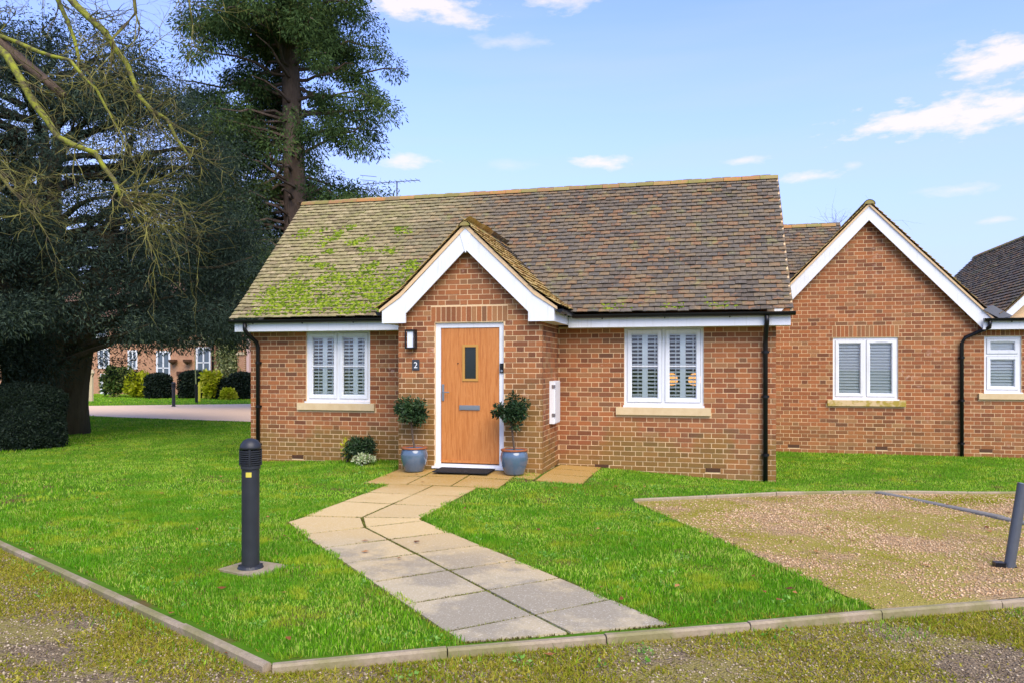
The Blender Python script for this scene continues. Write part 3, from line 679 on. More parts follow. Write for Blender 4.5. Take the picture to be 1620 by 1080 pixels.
# verge bedding strips on both gable ends
for x in (VX0 + .005, VX1 - .045):
    mb = MB(); mb.prism([(x, EY, EVZ - .05), (x, KY, KZ - .05), (x, RY, RZ - .05), (x, RY, RZ + .002), (x, KY, KZ + .002), (x, EY, EVZ + .002)], (.04, 0, 0)); mb.build('verge_bedding', 'mortar', roof)
def ridge_tiles(parent, a, b, r=.105, n=None, mat='ridge_tile', endcap=True):
    a = Vector(a); b = Vector(b); L = (b - a).length; n = n or round(L / .305); d = (b - a) / L; sx = d.cross(Vector((0, 0, 1))); k = 7
    for i in range(n):
        p = a + d * (L * i / n + .003); q = a + d * (L * (i + 1) / n - .003); vs = []; e = random.uniform(-.004, .004)
        for pt, rr in ((p, r + .006), (q, r)):
            for j in range(k): w = math.pi * (.06 + .88 * j / (k - 1)); vs.append(pt + sx * math.cos(w) * rr + Vector((0, 0, math.sin(w) * rr * .95 - .082 + e)))
            for j in range(k): w = math.pi * (.06 + .88 * j / (k - 1)); vs.append(pt + sx * math.cos(w) * (rr - .014) + Vector((0, 0, math.sin(w) * (rr - .014) * .95 - .082 + e)))
        fs = []
        for j in range(k - 1): fs += [(j, j + 1, 2 * k + j + 1, 2 * k + j), (j, k + j, k + j + 1, j + 1), (2 * k + j, 2 * k + j + 1, 3 * k + j + 1, 3 * k + j)]
        if endcap and i == 0: fs.append(tuple(range(k)))
        mb = MB(); mb.add(vs, fs, random.random()); mb.build('ridge_tile', mat, parent)
ridge_tiles(roof, (VX0, RY, RZ + .02), (VX1, RY, RZ + .02))
# porch roof
YV = -1.415
yb_ = lambda z: KY + (z - KZ) / ((RZ - KZ) / (RY - KY)) if z > KZ else EY + (z - EVZ) / ((KZ - EVZ) / (KY - EY))
mb = MB()
for sg in (-1, 1):
    vs = [(XC + sg * PHW, YV, PEZ), (XC + sg * PHW, yb_(PEZ), PEZ), (XC + sg * PKX, yb_(PKZ), PKZ), (XC + sg * PKX, YV, PKZ), (XC, yb_(PRZ), PRZ), (XC, YV, PRZ)]
    mb.add(vs, [(0, 1, 2, 3), (3, 2, 4, 5)] if sg < 0 else [(3, 2, 1, 0), (5, 4, 2, 3)], 0)
proof = mb.build('porch_roof', 'underlay', H)
pt = []
for sg in (-1, 1):
    pt += tile_slope((XC + sg * (PHW + .02), YV - .02, 0), (0, 1, 0), 3.0, ((-sg, 0, 0), [(0, PEZ - .01), (PHW + .02 - PKX, PKZ), (PHW + .02, PRZ)]), lambda p: zporch(p[0]) > zmain(p[1]) - .02)
TILE_MAIN = TILE
TILE = bpy.data.meshes.new('porch_tile'); TILE.from_pydata([tuple(v) for v in TV], [], TF); TILE.materials.append(MATS['verge_tile'])
emit_tiles(pt, proof, 300)
TILE = TILE_MAIN
ridge_tiles(proof, (XC, YV - .03, PRZ + .015), (XC, yb_(PRZ) + .14, PRZ + .005), n=8, r=.088)
# valley lead
mb = MB()
for sg in (1, -1):
    vs = []
    for t in np.linspace(0, 1, 8):
        x = PHW * (1 - t); z = zporch(XC + x); y = yb_(z); vs += [(XC + sg * (x + .09), y - .02, zmain(y - .02) + .022), (XC + sg * (x - .02), y + .01, z + .03)]
    mb.add(vs, [(2 * i, 2 * i + 1, 2 * i + 3, 2 * i + 2) for i in range(7)])
mb.build('valley_flashing', 'lead', proof)
# barge boards
YB = -1.385
def barge(sg):
    o = lambda x, z: (XC + sg * x, YB, z)
    pts = [o(.0, PRZ - .075), o(PKX - .1, PKZ + .005), o(PHW - .06, PEZ - .03), o(PHW - .06, 2.315), o(PHW - .43, 2.315), o(PHW - .43, 2.45), o(.0, PRZ - .385)]
    if sg > 0: pts = pts[::-1]
    MB().prism(pts[::-1], (0, .025, 0)).build('barge_board', 'upvc', H)
barge(-1); barge(1)
MB().prism([(XC - .085, YB - .008, PRZ - .155), (XC, YB - .008, PRZ - .08), (XC + .085, YB - .008, PRZ - .155), (XC + .006, YB - .008, PRZ - .43), (XC - .006, YB - .008, PRZ - .43)][::-1], (0, .008, 0)).build('barge_apex', 'upvc', H)
mb = MB()   # verge soffit between wall and barge board, and boxed returns along the porch eaves
for sg in (-1, 1):
    a, b = sorted((XC + sg * (PHW - .06), XC + sg * (X1P - XC if sg > 0 else XC - X0P)))
    mb.box(a, b, YB + .025, -.29, 2.312, 2.33)
    a, b = sorted((XC + sg * (PHW - .06), XC + sg * (PHW - .08))); mb.box(a, b, YB + .025, -.29, 2.33, PEZ - .03)
    mb.prism([(XC, YB + .025, PRZ - .09), (XC + sg * PKX, YB + .025, PKZ - .09), (XC + sg * PKX, YB + .025, PKZ - .11), (XC, YB + .025, PRZ - .11)], (0, .12, 0))
mb.build('porch_soffit', 'upvc', H)
for sg in (-1, 1):
    mb = MB(); mb.prism([(XC, YV + .012, PRZ - .08), (XC + sg * PKX, YV + .012, PKZ - .08), (XC + sg * (PHW - .02), YV + .012, PEZ - .05), (XC + sg * (PHW - .02), YV + .012, PEZ - .012), (XC + sg * PKX, YV + .012, PKZ - .014), (XC, YV + .012, PRZ - .014)], (0, .06, 0)); mb.build('verge_bedding', 'mortar', proof)
for sg in (-1, 1): gutter_run(H, (XC + sg * (PHW + .01), YV + .06, PEZ - .045), (XC + sg * (PHW + .01), -.36, PEZ - .045), r=.05)
# fascia, soffit, gutters, downpipes
for x0, x1 in ((VX0 + .03, XC - PHW + .055), (XC + PHW - .055, VX1 - .03)):
    MB().box(x0, x1, -.29, -.27, 2.272, 2.43).build('fascia', 'upvc', H)
    MB().box(x0, x1, -.27, -.002, 2.272, 2.285).build('soffit', 'upvc', H)
gutter_run(H, (VX0 - .03, -.352, 2.462), (XC - PHW - .02, -.352, 2.462)); gutter_run(H, (XC + PHW + .02, -.352, 2.462), (VX1 + .03, -.352, 2.462))
pipe(H, [(.115, -.352, 2.41), (.115, -.352, 2.30), (.125, -.30, 2.24), (.165, -.08, 2.1), (.175, -.05, 2.02), (.175, -.05, -.05)], clips=[(.175, -.05, 1.75), (.175, -.05, 1.0), (.175, -.05, .35)])
pipe(H, [(8.52, -.352, 2.41), (8.52, -.34, 2.31), (8.52, -.1, 2.13), (8.52, -.055, 2.02), (8.52, -.055, -.1)], clips=[(8.52, -.055, 1.9), (8.52, -.055, 1.25), (8.52, -.055, .4)])
# front door
yd = YP + .045
mb = MB(); fw = .075; mb.box(DX0, DX0 + fw, yd, yd + .07, DZ0 + .06, DZ1); mb.box(DX1 - fw, DX1, yd, yd + .07, DZ0 + .06, DZ1); mb.box(DX0 + fw, DX1 - fw, yd, yd + .07, DZ1 - fw, DZ1)
dframe = mb.build('door_frame', 'upvc', H)
mb = MB(); mb.box(DX0 - .03, DX1 + .03, YP - .055, yd + .02, DZ0, DZ0 + .028); mb.box(DX0 + .002, DX1 - .002, YP - .015, yd + .07, DZ0 + .028, DZ0 + .059); mb.build('door_sill', 'upvc', dframe)
LX0, LX1, LZ0, LZ1 = DX0 + fw + .006, DX1 - fw - .006, DZ0 + .075, DZ1 - fw - .006
GX0, GX1, GZ0, GZ1 = 4.245, 4.485, 1.478, 2.005
mb = MB()
for (a, b, c, d) in ((LX0, GX0, LZ0, LZ1), (GX1, LX1, LZ0, LZ1), (GX0, GX1, LZ0, GZ0), (GX0, GX1, GZ1, LZ1)): mb.box(a, b, yd + .012, yd + .056, c, d)
door = mb.build('front_door', 'oak_door', H)
mb = MB(); t = .035
for (a, b, c, d) in ((GX0, GX0 + t, GZ0, GZ1), (GX1 - t, GX1, GZ0, GZ1), (GX0 + t, GX1 - t, GZ0, GZ0 + t), (GX0 + t, GX1 - t, GZ1 - t, GZ1)): mb.box(a, b, yd, yd + .03, c, d)
mb.build('glazing_frame', 'gold_trim', door); MB().box(GX0 + t, GX1 - t, yd + .018, yd + .028, GZ0 + t, GZ1 - t).build('pane', 'dark_glass', door)
mb = MB(); mb.box(4.20, 4.51, yd - .004, yd + .012, 1.06, 1.128); mb.box(4.215, 4.495, yd - .012, yd - .004, 1.072, 1.108); mb.build('letter_plate', 'steel', door)
mb = MB(); mb.box(LX0 + .012, LX0 + .047, yd - .002, yd + .012, 1.19, 1.43); mb.tube([(LX0 + .03, yd - .005, 1.315), (LX0 + .03, yd - .05, 1.315), (LX0 + .05, yd - .055, 1.315), (LX0 + .145, yd - .055, 1.313)], .009, 8); mb.build('door_handle', 'steel', door)
mb = MB(); mb.tube([(4.175, yd + .013, 1.735), (4.175, yd + .004, 1.735)], .009, 10); mb.build('peephole', 'black_plastic', door)
mb = MB(); mb.box(LX0, LX1, yd + .0, yd + .012, LZ0, LZ0 + .035); mb.build('weather_bar', 'oak_door', door)
MB().box(DX0 + .1, DX1 - .1, YP + .16, YP + .17, ZB, DZ1).build('hall_screen', 'room', H)
# interior rooms close the view behind the glass
mb = MB(); mb.box(.2, WX - .2, 3.6, 3.65, 0, 2.6); mb.box(.2, WX - .2, .13, 3.6, .1, .14); mb.box(.2, WX - .2, .11, 3.65, 2.55, 2.58); mb.build('room', 'room', H)

dbell = thing('doorbell', (4.845, YP + .04, 1.6), 'black video doorbell on the white door frame', 'doorbell')
MB().box(4.815, 4.872, yd - .024, yd, 1.60, 1.735).build('casing', 'black_plastic', dbell)
MB().tube([(4.843, yd - .0245, 1.628), (4.843, yd - .03, 1.628)], .016, 14).build('button', 'steel', dbell); MB().tube([(4.843, yd - .0245, 1.70), (4.843, yd - .028, 1.70)], .009, 12).build('camera_lens', 'dark_glass', dbell)
lan = thing('wall_lantern', (3.49, YP, 1.96), 'black wall lantern with white glass beside the porch door', 'lantern')
lx = 3.495; mb = MB(); mb.box(lx - .045, lx + .045, YP - .02, YP - .001, 1.95, 2.21); mb.box(lx - .075, lx + .075, YP - .13, YP - .02, 1.945, 1.965); mb.box(lx - .075, lx + .075, YP - .13, YP - .02, 2.20, 2.222)
for a in (-.075, .06):
    for b in (-.13, -.035): mb.box(lx + a, lx + a + .015, YP + b, YP + b + .015, 1.965, 2.20)
mb.build('frame', 'black_plastic', lan); MB().box(lx - .045, lx + .045, YP - .105, YP - .035, 1.966, 2.199).build('glass_shade', 'lamp_glass', lan)
npl = thing('number_plate', (3.545, YP, 1.64), 'small slate house number plate below the lantern', 'sign')
MB().box(3.49, 3.60, YP - .012, YP - .001, 1.635, 1.79).build('slate', 'slate_plate', npl)
tcv = bpy.data.curves.new('numeral', 'FONT'); tcv.body = '2'; tcv.size = .125; tcv.extrude = .002; tcv.align_x = 'CENTER'; tcv.materials.append(MATS['white_paint'])
_t = bpy.data.objects.new('tmp', tcv); COL.objects.link(_t); bpy.context.view_layer.update(); _me = bpy.data.meshes.new_from_object(_t.evaluated_get(bpy.context.evaluated_depsgraph_get())); bpy.data.objects.remove(_t)
to = bpy.data.objects.new('numeral', _me); COL.objects.link(to); to.parent = npl; to.location = Vector((3.545, YP - .015, 1.668)) - Vector(npl.location); to.rotation_euler = (R(90), 0, 0)
mbx = thing('meter_box', (X1P, YP + .6, .85), 'white meter box on the side wall of the porch', 'meter box')
mb = MB(); mb.box(X1P + .001, X1P + .075, YP + .50, YP + .93, .845, 1.475); mb.build('cabinet', 'upvc', mbx)
mb = MB(); mb.box(X1P + .075, X1P + .083, YP + .515, YP + .915, .86, 1.46); d_ = mb.build('cabinet_door', 'upvc', mbx)
for z in (.95, 1.37): MB().box(X1P + .04, X1P + .09, YP + .493, YP + .5, z, z + .05).build('hinge', 'steel', mbx)
mt = thing('door_mat', (4.4, -1.6, H1(4.4, -1.6) + .015), 'dark rubber mat in front of the orange door', 'door mat')
mb = MB(); zz = H1(4.4, -1.5) + .022; mb.prism([(3.97, -1.72, zz), (4.77, -1.72, zz), (4.77, -1.31, zz + .008), (3.97, -1.31, zz + .008)], (0, 0, .014)); mb.build('mat', 'mat_rubber', mt)

# lamps in the right-hand room
tb = thing('console_table', (7.3, .9, .14), 'dark console table behind the shutters of the window right of the porch', 'table')
MB().box(6.95, 7.72, .78, 1.12, .92, .96).build('table_top', 'wood_dark', tb)
for x in (6.98, 7.66):
    for y in (.8, 1.07): MB().box(x, x + .035, y, y + .035, .14, .92).build('leg', 'wood_dark', tb)
for i, x in enumerate((7.13, 7.50)):
    l = thing('table_lamp', (x, .95, .96), ('lit orange globe lamp at the middle bar of the right window' if i == 0 else 'lit orange globe lamp nearer the downpipe side of the right window'), 'lamp', 'lit lamps inside the window')
    MB().lathe([(.0, 0), (.07, 0), (.075, .02), (.02, .05), (.018, .42), (0, .42)], (x, .95, .961), 14).build('lamp_base', 'wood_dark', l)
    MB().lathe([(.0, .0), (.07, .01), (.10, .06), (.105, .1), (.085, .16), (.04, .195), (0, .2)], (x, .95, 1.382), 16).build('lamp_shade', 'lamp_glow', l, smooth=True)

# roof moss cushions
def moss_patches(name, pts, parent):
    mb = MB()
    for (p, n, r) in pts:
        n = Vector(n); a = n.orthogonal().normalized(); b = n.cross(a); k = 7; w0 = random.random() * 6; rr = [r * random.uniform(.6, 1.25) for _ in range(k)]
        p = Vector(p); ring = [p + (a * math.cos(w0 + 2 * math.pi * i / k) + b * math.sin(w0 + 2 * math.pi * i / k)) * rr[i] - n * .01 for i in range(k)]
        ring2 = [p + (a * math.cos(w0 + 2 * math.pi * i / k) + b * math.sin(w0 + 2 * math.pi * i / k)) * rr[i] * .6 + n * r * random.uniform(.25, .5) for i in range(k)]
        mb.add(ring + ring2 + [p + n * r * .5], [(i, (i + 1) % k, k + (i + 1) % k, k + i) for i in range(k)] + [(k + i, k + (i + 1) % k, 2 * k) for i in range(k)])
    return mb.build(name, 'roof_moss', parent, kind='stuff')
mp = []
def roof_pt(x, s):
    L1 = math.hypot(KY - EY, KZ - EVZ)
    if s < L1: t = s / L1; y = EY + (KY - EY) * t; z = EVZ + (KZ - EVZ) * t; n = (0, -(KZ - EVZ), KY - EY)
    else: t = (s - L1) / math.hypot(RY - KY, RZ - KZ); y = KY + (RY - KY) * t; z = KZ + (RZ - KZ) * t; n = (0, -(RZ - KZ), RY - KY)
    n = Vector(n).normalized(); return (x, y + n[1] * .022, z + n[2] * .022), n
centres = [(random.uniform(.3, 2.95), abs(random.gauss(0, .55)) + .05, random.uniform(.2, .42)) for _ in range(24)] + [(random.uniform(.2, 2.9), random.uniform(.6, 2.8), random.uniform(.08, .16)) for _ in range(26)] + [(2.5, .9, .5), (2.7, .6, .45), (2.1, .35, .5), (1.5, .4, .5), (2.75, 1.15, .3), (1.4, .95, .35), (.6, .25, .35), (.9, .6, .3), (2.2, 1.75, .18), (1.4, 2.0, .16), (2.35, 2.3, .16), (.7, 1.6, .2), (1.2, 2.5, .15), (1.95, 1.3, .15), (6.3, .05, .25), (7.2, .05, .2), (7.9, .06, .25)]
for cx_, cs, rad in centres:
    for _ in range(int(300 * rad)):
        x = cx_ + random.gauss(0, rad * .55); s = cs + random.gauss(0, rad * .33)
        if s < .02 or s > 3.2 or x < VX0 + .05 or x > VX1: continue
        p, n = roof_pt(x, s)
        if abs(p[0] - XC) < PHW + .05 and zporch(p[0]) > zmain(p[1]): continue
        mp.append((p, n, random.uniform(.016, .046) * (1 if cx_ < 4 else .7)))
moss_patches('roof_moss', mp, roof)

# TV aerial behind the ridge
ae = thing('television_aerial', (1.64, 2.6, 4.4), 'thin metal television aerial rising behind the left end of the ridge', 'aerial')
MB().tube([(1.64, 2.6, 4.3), (1.64, 2.6, 5.40)], .014, 6).build('mast', 'grey_metal', ae)
MB().tube([(.95, 2.5, 5.36), (2.12, 2.62, 5.40)], .008, 5).build('boom', 'grey_metal', ae)
mb = MB()
for i in range(9): t = .25 + i * .09; mb.tube([(.95 + 1.17 * t, 2.35 + .12 * t, 5.36 + .04 * t), (.95 + 1.17 * t, 2.65 + .12 * t, 5.36 + .04 * t)], .004, 4)
for i in range(4): mb.tube([(.98, 2.3, 5.22 + i * .09), (1.14, 2.72, 5.28 + i * .09)], .005, 4)
mb.build('element', 'grey_metal', ae)

# ================================================================== the neighbouring house
NY = 4.2
N = thing('neighbouring_house', (11, NY, 0), 'red brick house with broad white-edged gable right of the bungalow', 'house')
NX0, NX1 = 8.6, 16.0; nw1 = (10.07, 11.233, 1.06, 2.238); nw2 = (12.70, 13.315, 1.21, 2.242); NAX = 10.69
nz = -.15; nsl = (9.965, 11.36, .925, 1.035); nsl2 = (12.60, 13.45, 1.08, 1.185)
nair = [(9.24, 9.455, .09, .155), (10.83, 11.045, .09, .155), (12.62, 12.835, .09, .155)]
nf = wall_back(N, 'front_wall', NX0, NX1, nz, 2.62, NY + .0035, .1, [nw1, nw2], gable=[(NAX - 2.0, NY + .0035, 2.62), (NAX + 2.0, NY + .0035, 2.62), (NAX, NY + .0035, 4.72)])
sol1 = (nw1[0] - .01, nw1[1] + .01, nw1[3] + .012, nw1[3] + .225); sol2 = (nw2[0] - .12, nw2[1] + .12, nw2[3] + .012, nw2[3] + .2)
def nlim(z): return (.0, NX1 - NX0) if z < 2.55 else (max(0, NAX - NX0 - 2.02 + (z - 2.55) * .93), NAX - NX0 + 2.02 - (z - 2.55) * .93)
ob = [tuple([o[0] - NX0, o[1] - NX0, o[2], o[3]]) for o in (nw1, nw2, sol1, sol2, nsl, nsl2, *nair)]
nb = flemish(NX1 - NX0, nz, 4.66, ob, nlim)
it2 = [(c, s, nf) for c, s in lay_bricks(nb, lambda u, j: (NX0 + u, NY + .025 + j), 'x')]
for so_ in (sol1, sol2):
    n_ = round((so_[1] - so_[0]) / .075)
    for i in range(n_): w_ = (so_[1] - so_[0]) / n_; it2.append((np.array((so_[0] + (i + .5) * w_, NY + .025, (so_[2] + so_[3]) / 2)), np.array((w_ - .01, .05, so_[3] - so_[2])), nf))
emit_bricks(it2, None, N, BK2, 'brick_clean')
for (a, b, c, d) in nair: MB().box(a, b, NY - .001, NY + .003, c, d).build('air_brick', 'wood_dark', N)
casement(N, *nw1, NY, bar=False, sill=nsl, sill_mat='stone_mossy', open_ang=.8, slat_w=.062, panel_split=False)
casement(N, *nw2, NY, lights=1, transom=1.90, bar=False, sill=nsl2, open_ang=.8, slat_w=.062, panel_split=False)
mb = MB(); mb.box(NX0, NX1, NY + .9, NY + .95, 0, 2.6); mb.build('room', 'room', N)
# gable roof
GHW = 2.14; GRZ = 4.80; GEZ = GRZ - GHW * 1.045; GY = NY - .18
mb = MB()
for sg in (-1, 1): mb.add([(NAX + sg * GHW, GY, GEZ), (NAX + sg * GHW, 9, GEZ), (NAX, 9, GRZ), (NAX, GY, GRZ)], [(0, 1, 2, 3)] if sg < 0 else [(3, 2, 1, 0)], 0)
groof = mb.build('gable_roof', 'underlay', N); nt_ = []
for sg in (-1, 1): nt_ += tile_slope((NAX + sg * (GHW + .02), GY - .02, 0), (0, 1, 0), 4.6, ((-sg, 0, 0), [(0, GEZ - .01), (GHW + .02, GRZ)]))
TILE = bpy.data.meshes.new('gable_tile'); TILE.from_pydata([tuple(v) for v in TV], [], TF); TILE.materials.append(MATS['verge_tile']); emit_tiles(nt_, groof, 150); TILE = TILE_MAIN
ridge_tiles(groof, (NAX, GY - .03, GRZ + .03), (NAX, 8.9, GRZ + .03), n=16)
for sg in (-1, 1):
    o = lambda x, z: (NAX + sg * x, GY + .03, z)
    pts = [o(0, GRZ - .05), o(GHW, GEZ - .05), o(GHW, GEZ - .20), o(GHW - .19, GEZ - .20), o(0, GRZ - .33)]
    MB().prism(pts if sg > 0 else pts[::-1], (0, .025, 0)).build('barge_board', 'upvc', N)
    mb = MB(); mb.prism([(NAX, GY + .002, GRZ - .06), (NAX + sg * GHW, GY + .002, GEZ - .06), (NAX + sg * GHW, GY + .002, GEZ - .014), (NAX, GY + .002, GRZ - .014)], (0, .06, 0)); mb.build('verge_bedding', 'mortar', groof)
    mb = MB(); mb.prism([(NAX, GY + .055, GRZ - .07), (NAX + sg * GHW, GY + .055, GEZ - .07), (NAX + sg * GHW, GY + .055, GEZ - .09), (NAX, GY + .055, GRZ - .09)], (0, .13, 0)); mb.build('verge_soffit', 'upvc', N)
# main range behind the gable
mb = MB(); mb.add([(8.0, 4.6, 2.6), (10.6, 4.6, 2.6), (10.6, 6.75, 4.86), (8.0, 6.75, 4.86), (8, 8.9, 2.6), (10.6, 8.9, 2.6)], [(0, 1, 2, 3), (3, 2, 5, 4)], 0); nroof = mb.build('rear_roof', 'underlay', N)
emit_tiles(tile_slope((8.0, 5.6, 0), (1, 0, 0), 2.6, ((0, 1, 0), [(0, 3.65), (1.15, 4.86)])), nroof, 0); ridge_tiles(nroof, (8.0, 6.75, 4.88), (10.5, 6.75, 4.88))
# right wing whose slope faces the gable
WXE, WZE, WXR, WZR = 12.9, 2.62, 14.98, 4.73
mb = MB(); mb.add([(WXE, 4.0, WZE), (WXE, 12.2, WZE), (WXR, 12.2, WZR), (WXR, 4.0, WZR), (17, 12.2, 2.6), (17, 4.0, 2.6)], [(0, 1, 2, 3)[::-1], (3, 2, 4, 5)[::-1]], 0); wroof = mb.build('wing_roof', 'underlay', N)
emit_tiles(tile_slope((WXE, 3.98, 0), (0, 1, 0), 8.2, ((1, 0, 0), [(0, WZE), (WXR - WXE, WZR)])), wroof, 150)
ridge_tiles(wroof, (WXR, 3.98, WZR + .02), (WXR, 12.2, WZR + .02))
mb = MB(); mb.box(12.62, 13.6, NY - .2, NY - .18, 2.36, 2.52); mb.build('fascia', 'upvc', N); mb = MB(); mb.box(12.62, 13.6, NY - .18, NY - .002, 2.36, 2.375); mb.build('soffit', 'upvc', N)
MB().prism([(12.95, NY + .02, 2.6), (15.6, NY + .02, 2.6), (15.6, NY + .02, 4.2), (WXR, NY + .02, WZR - .05)], (0, .1, 0)).build('wing_gable_wall', 'mortar', N)
MB().prism([(WXE + .02, GY + .03, WZE - .04), (WXE + .02, GY + .03, WZE - .2), (WXR, GY + .03, WZR - .25), (WXR, GY + .03, WZR - .04)], (0, .03, 0)).build('barge_board', 'upvc', N)
gutter_run(N, (12.62, NY - .25, 2.56), (14.2, NY - .25, 2.56))
mb = MB(); mb.prism([(12.62, GY - .02, 2.72), (12.78, GY - .02, 2.80), (13.1, GY - .03, 2.60), (12.9, GY - .03, 2.55)], (0, .25, 0)); mb.build('valley_flashing', 'lead', N)
pipe(N, [(12.72, NY - .25, 2.52), (12.72, NY - .22, 2.40), (12.60, NY - .08, 2.33), (12.36, NY - .06, 2.22), (12.31, NY - .055, 2.12), (12.31, NY - .055, -.1)], clips=[(12.31, NY - .055, 1.85), (12.31, NY - .055, 1.05), (12.31, NY - .055, .25)])

# ================================================================== foliage helpers
def cards(centres, n, size, droop=.3, flat=1.0, rndbias=None, wl=.4, tri=False):
    """leaf-sized faces gathered round clump centres: centres (m,6) = xyz + radii"""
    C = np.repeat(np.asarray(centres, float), n, axis=0); m = len(C)
    d = rng.normal(size=(m, 3)); d /= np.linalg.norm(d, axis=1)[:, None]; rr = rng.random(m) ** .45
    P = C[:, :3] + d * rr[:, None] * C[:, 3:6]
    ax = d * .8 + rng.normal(size=(m, 3)) * .6; ax[:, 2] -= droop; ax /= np.linalg.norm(ax, axis=1)[:, None]
    q = rng.normal(size=(m, 3)); q[:, 2] *= flat; b = np.cross(ax, q); b /= np.linalg.norm(b, axis=1)[:, None]
    L = size * rng.uniform(.6, 1.4, m)[:, None]; w = L * wl
    V = np.stack([P, P + ax * L * .5 + b * w * .5, P + ax * L, P + ax * L * .45 - b * w * .5], 1).reshape(-1, 3)
    F = np.arange(m * 4).reshape(-1, 4)
    base = np.repeat(rng.random(len(centres)), n); r = np.clip(base * .55 + rng.random(m) * .45, 0, .999)
    return V, F, r
def foliage(name, centres, n, size, mat, parent, **kw):
    V, F, r = cards(centres, n, size, **kw); return np_mesh(name, V, F, r, mat, parent)
def limb(mb, p0, p1, r0, r1, sag=0.0, n=6, seg=6, wob=.05):
    p0 = Vector(p0); p1 = Vector(p1); L = (p1 - p0).length; pts = []; rs = []
    for i in range(seg + 1):
        t = i / seg; p = p0.lerp(p1, t) + Vector((random.gauss(0, wob), random.gauss(0, wob), random.gauss(0, wob) - sag * L * math.sin(math.pi * t) * .0 - sag * L * t * t)) * (1 if 0 < i else 0)
        pts.append(p); rs.append(r0 + (r1 - r0) * t)
    mb.tube(pts, rs, n); return pts

# big yew at the left
Y = thing('yew_tree', (-7.6, 3.2, .05), 'huge dark yew tree with thick trunk overhanging the lawn on the left', 'tree')
mb = MB()
for (dx, dy, r) in ((0, 0, .55), (-.5, .3, .42), (.42, .35, .36), (-.2, -.4, .4), (.35, -.25, .33)):
    mb.tube([(-7.6 + dx, 3.2 + dy, -.1), (-7.6 + dx * 1.02, 3.2 + dy, .8), (-7.6 + dx * 1.3, 3.2 + dy * 1.3, 2.2), (-7.6 + dx * 2.4, 3.2 + dy * 2.4, 4.6), (-7.6 + dx * 3.4, 3.2 + dy * 3.4, 7.4)], [r * 1.2, r, r * .9, r * .55, .06], 10)
mb.build('trunk', 'yew_bark', Y, smooth=True)
mb = MB(); cl = []
for i in range(150):
    a = random.uniform(0, 2 * math.pi); hz = random.uniform(2.75, 9.3); rad = 5.4 * math.sqrt(max(.05, 1 - ((hz - 4.2) / 5.6) ** 2)) * random.uniform(.72, 1.0)
    p0 = (-7.6 + .4 * math.cos(a), 3.2 + .4 * math.sin(a), max(1.6, hz - rad * .25)); p1 = (-7.6 + rad * math.cos(a), 3.2 + rad * math.sin(a), hz)
    if p1[0] > -1.6: continue
    pts = limb(mb, p0, p1, .09, .015, .06, 5, 5, .08)
    for t in (.45, .62, .78, .92, 1.0):
        k = int(t * 5); q = Vector(pts[min(k, 4)]).lerp(Vector(pts[min(k + 1, 5)]), t * 5 - k if k < 5 else 1)
        s = random.uniform(.45, .85); cl.append((q[0] + random.gauss(0, .25), q[1] + random.gauss(0, .25), q[2] - .12 + random.gauss(0, .15), s, s, s * .55))
for i in range(330):   # inner mass
    d_ = Vector((random.gauss(0, 1), random.gauss(0, 1), random.gauss(0, 1))).normalized() * random.uniform(.55, 1) ** .5
    c_ = (-7.6 + d_[0] * 4.9, 3.2 + d_[1] * 4.6, 5.3 + d_[2] * 4.6)
    s_ = random.uniform(.5, .95); cl.append((*c_, s_, s_, s_ * .7))
for i in range(210):
    a = random.uniform(-2.9, -.6); rad = random.uniform(1.2, 5.2); x = -7.6 + rad * math.cos(a); y = 3.2 + rad * math.sin(a); hz = random.uniform(1.5, 2.7)
    if x < -5.8: cl.append((x, y, hz, .6, .6, .45))
for i in range(90):   # skirt of drooping sprays towards the house and the camera
    a = random.uniform(-2.6, .9); rad = random.uniform(3.2, 5.4); x = -7.6 + rad * math.cos(a); y = 3.2 + rad * math.sin(a); hz = random.uniform(2.35, 2.9)
    if x < -1.8: cl.append((x, y, hz, .55, .55, .45))
mb.build('limb', 'yew_bark', Y); cl = [c_ for c_ in cl if c_[2] > (2.35 if c_[0] > -6.2 else 1.45) and c_[0] < -1.9]
foliage('crown', cl, 330, .09, 'yew', Y, droop=.5, wl=.26)

# tall cedar-like conifer
X = thing('conifer_tree', (-6.9, 13.3, 0), 'tall open conifer with straight bare trunk rising behind the bungalow', 'tree')
mb = MB(); mb.tube([(-6.75, 13.3, -.1), (-6.75, 13.3, 4), (-6.8, 13.3, 8), (-6.95, 13.28, 12), (-7.05, 13.25, 16), (-7.1, 13.2, 21)], [.62, .47, .40, .32, .24, .06], 12); mb.build('trunk', 'bark', X, smooth=True)
mb = MB(); cl = []
for i in range(225):
    hz = random.uniform(3.5, 20.5); a = random.uniform(0, 2 * math.pi); rad = 4.0 * (1.0 if hz < 13 else 1 - (hz - 13) / 10) * random.uniform(.55, 1.05)
    p0 = (-6.85, 13.28, hz); p1 = (-6.85 + rad * math.cos(a), 13.28 + rad * math.sin(a) * .9, hz + random.uniform(-.5, .9)); pts = limb(mb, p0, p1, .075, .015, .05, 5, 5, .1)
    for t in (.4, .58, .74, .88, 1.0):
        if random.random() < .14: continue
        k = min(int(t * 5), 4); q = Vector(pts[k]).lerp(Vector(pts[k + 1]), min(1, t * 5 - k)); s = random.uniform(.4, .8)
        cl.append((q[0] + random.gauss(0, .28), q[1] + random.gauss(0, .28), q[2] - .15 + random.gauss(0, .25), s, s, s * .8))
mb.build('limb', 'bark', X)
for i in range(150):
    s_ = random.uniform(.45, .85); cl.append((random.uniform(-12.2, -5.2), random.uniform(12.0, 14.8), random.uniform(2.5, 8.8), s_, s_, s_ * .8))
cl = [c_ for c_ in cl if not (abs(c_[0] + 6.6) < .85 and c_[1] < 13.6 and 5.5 < c_[2] < 13.2)]
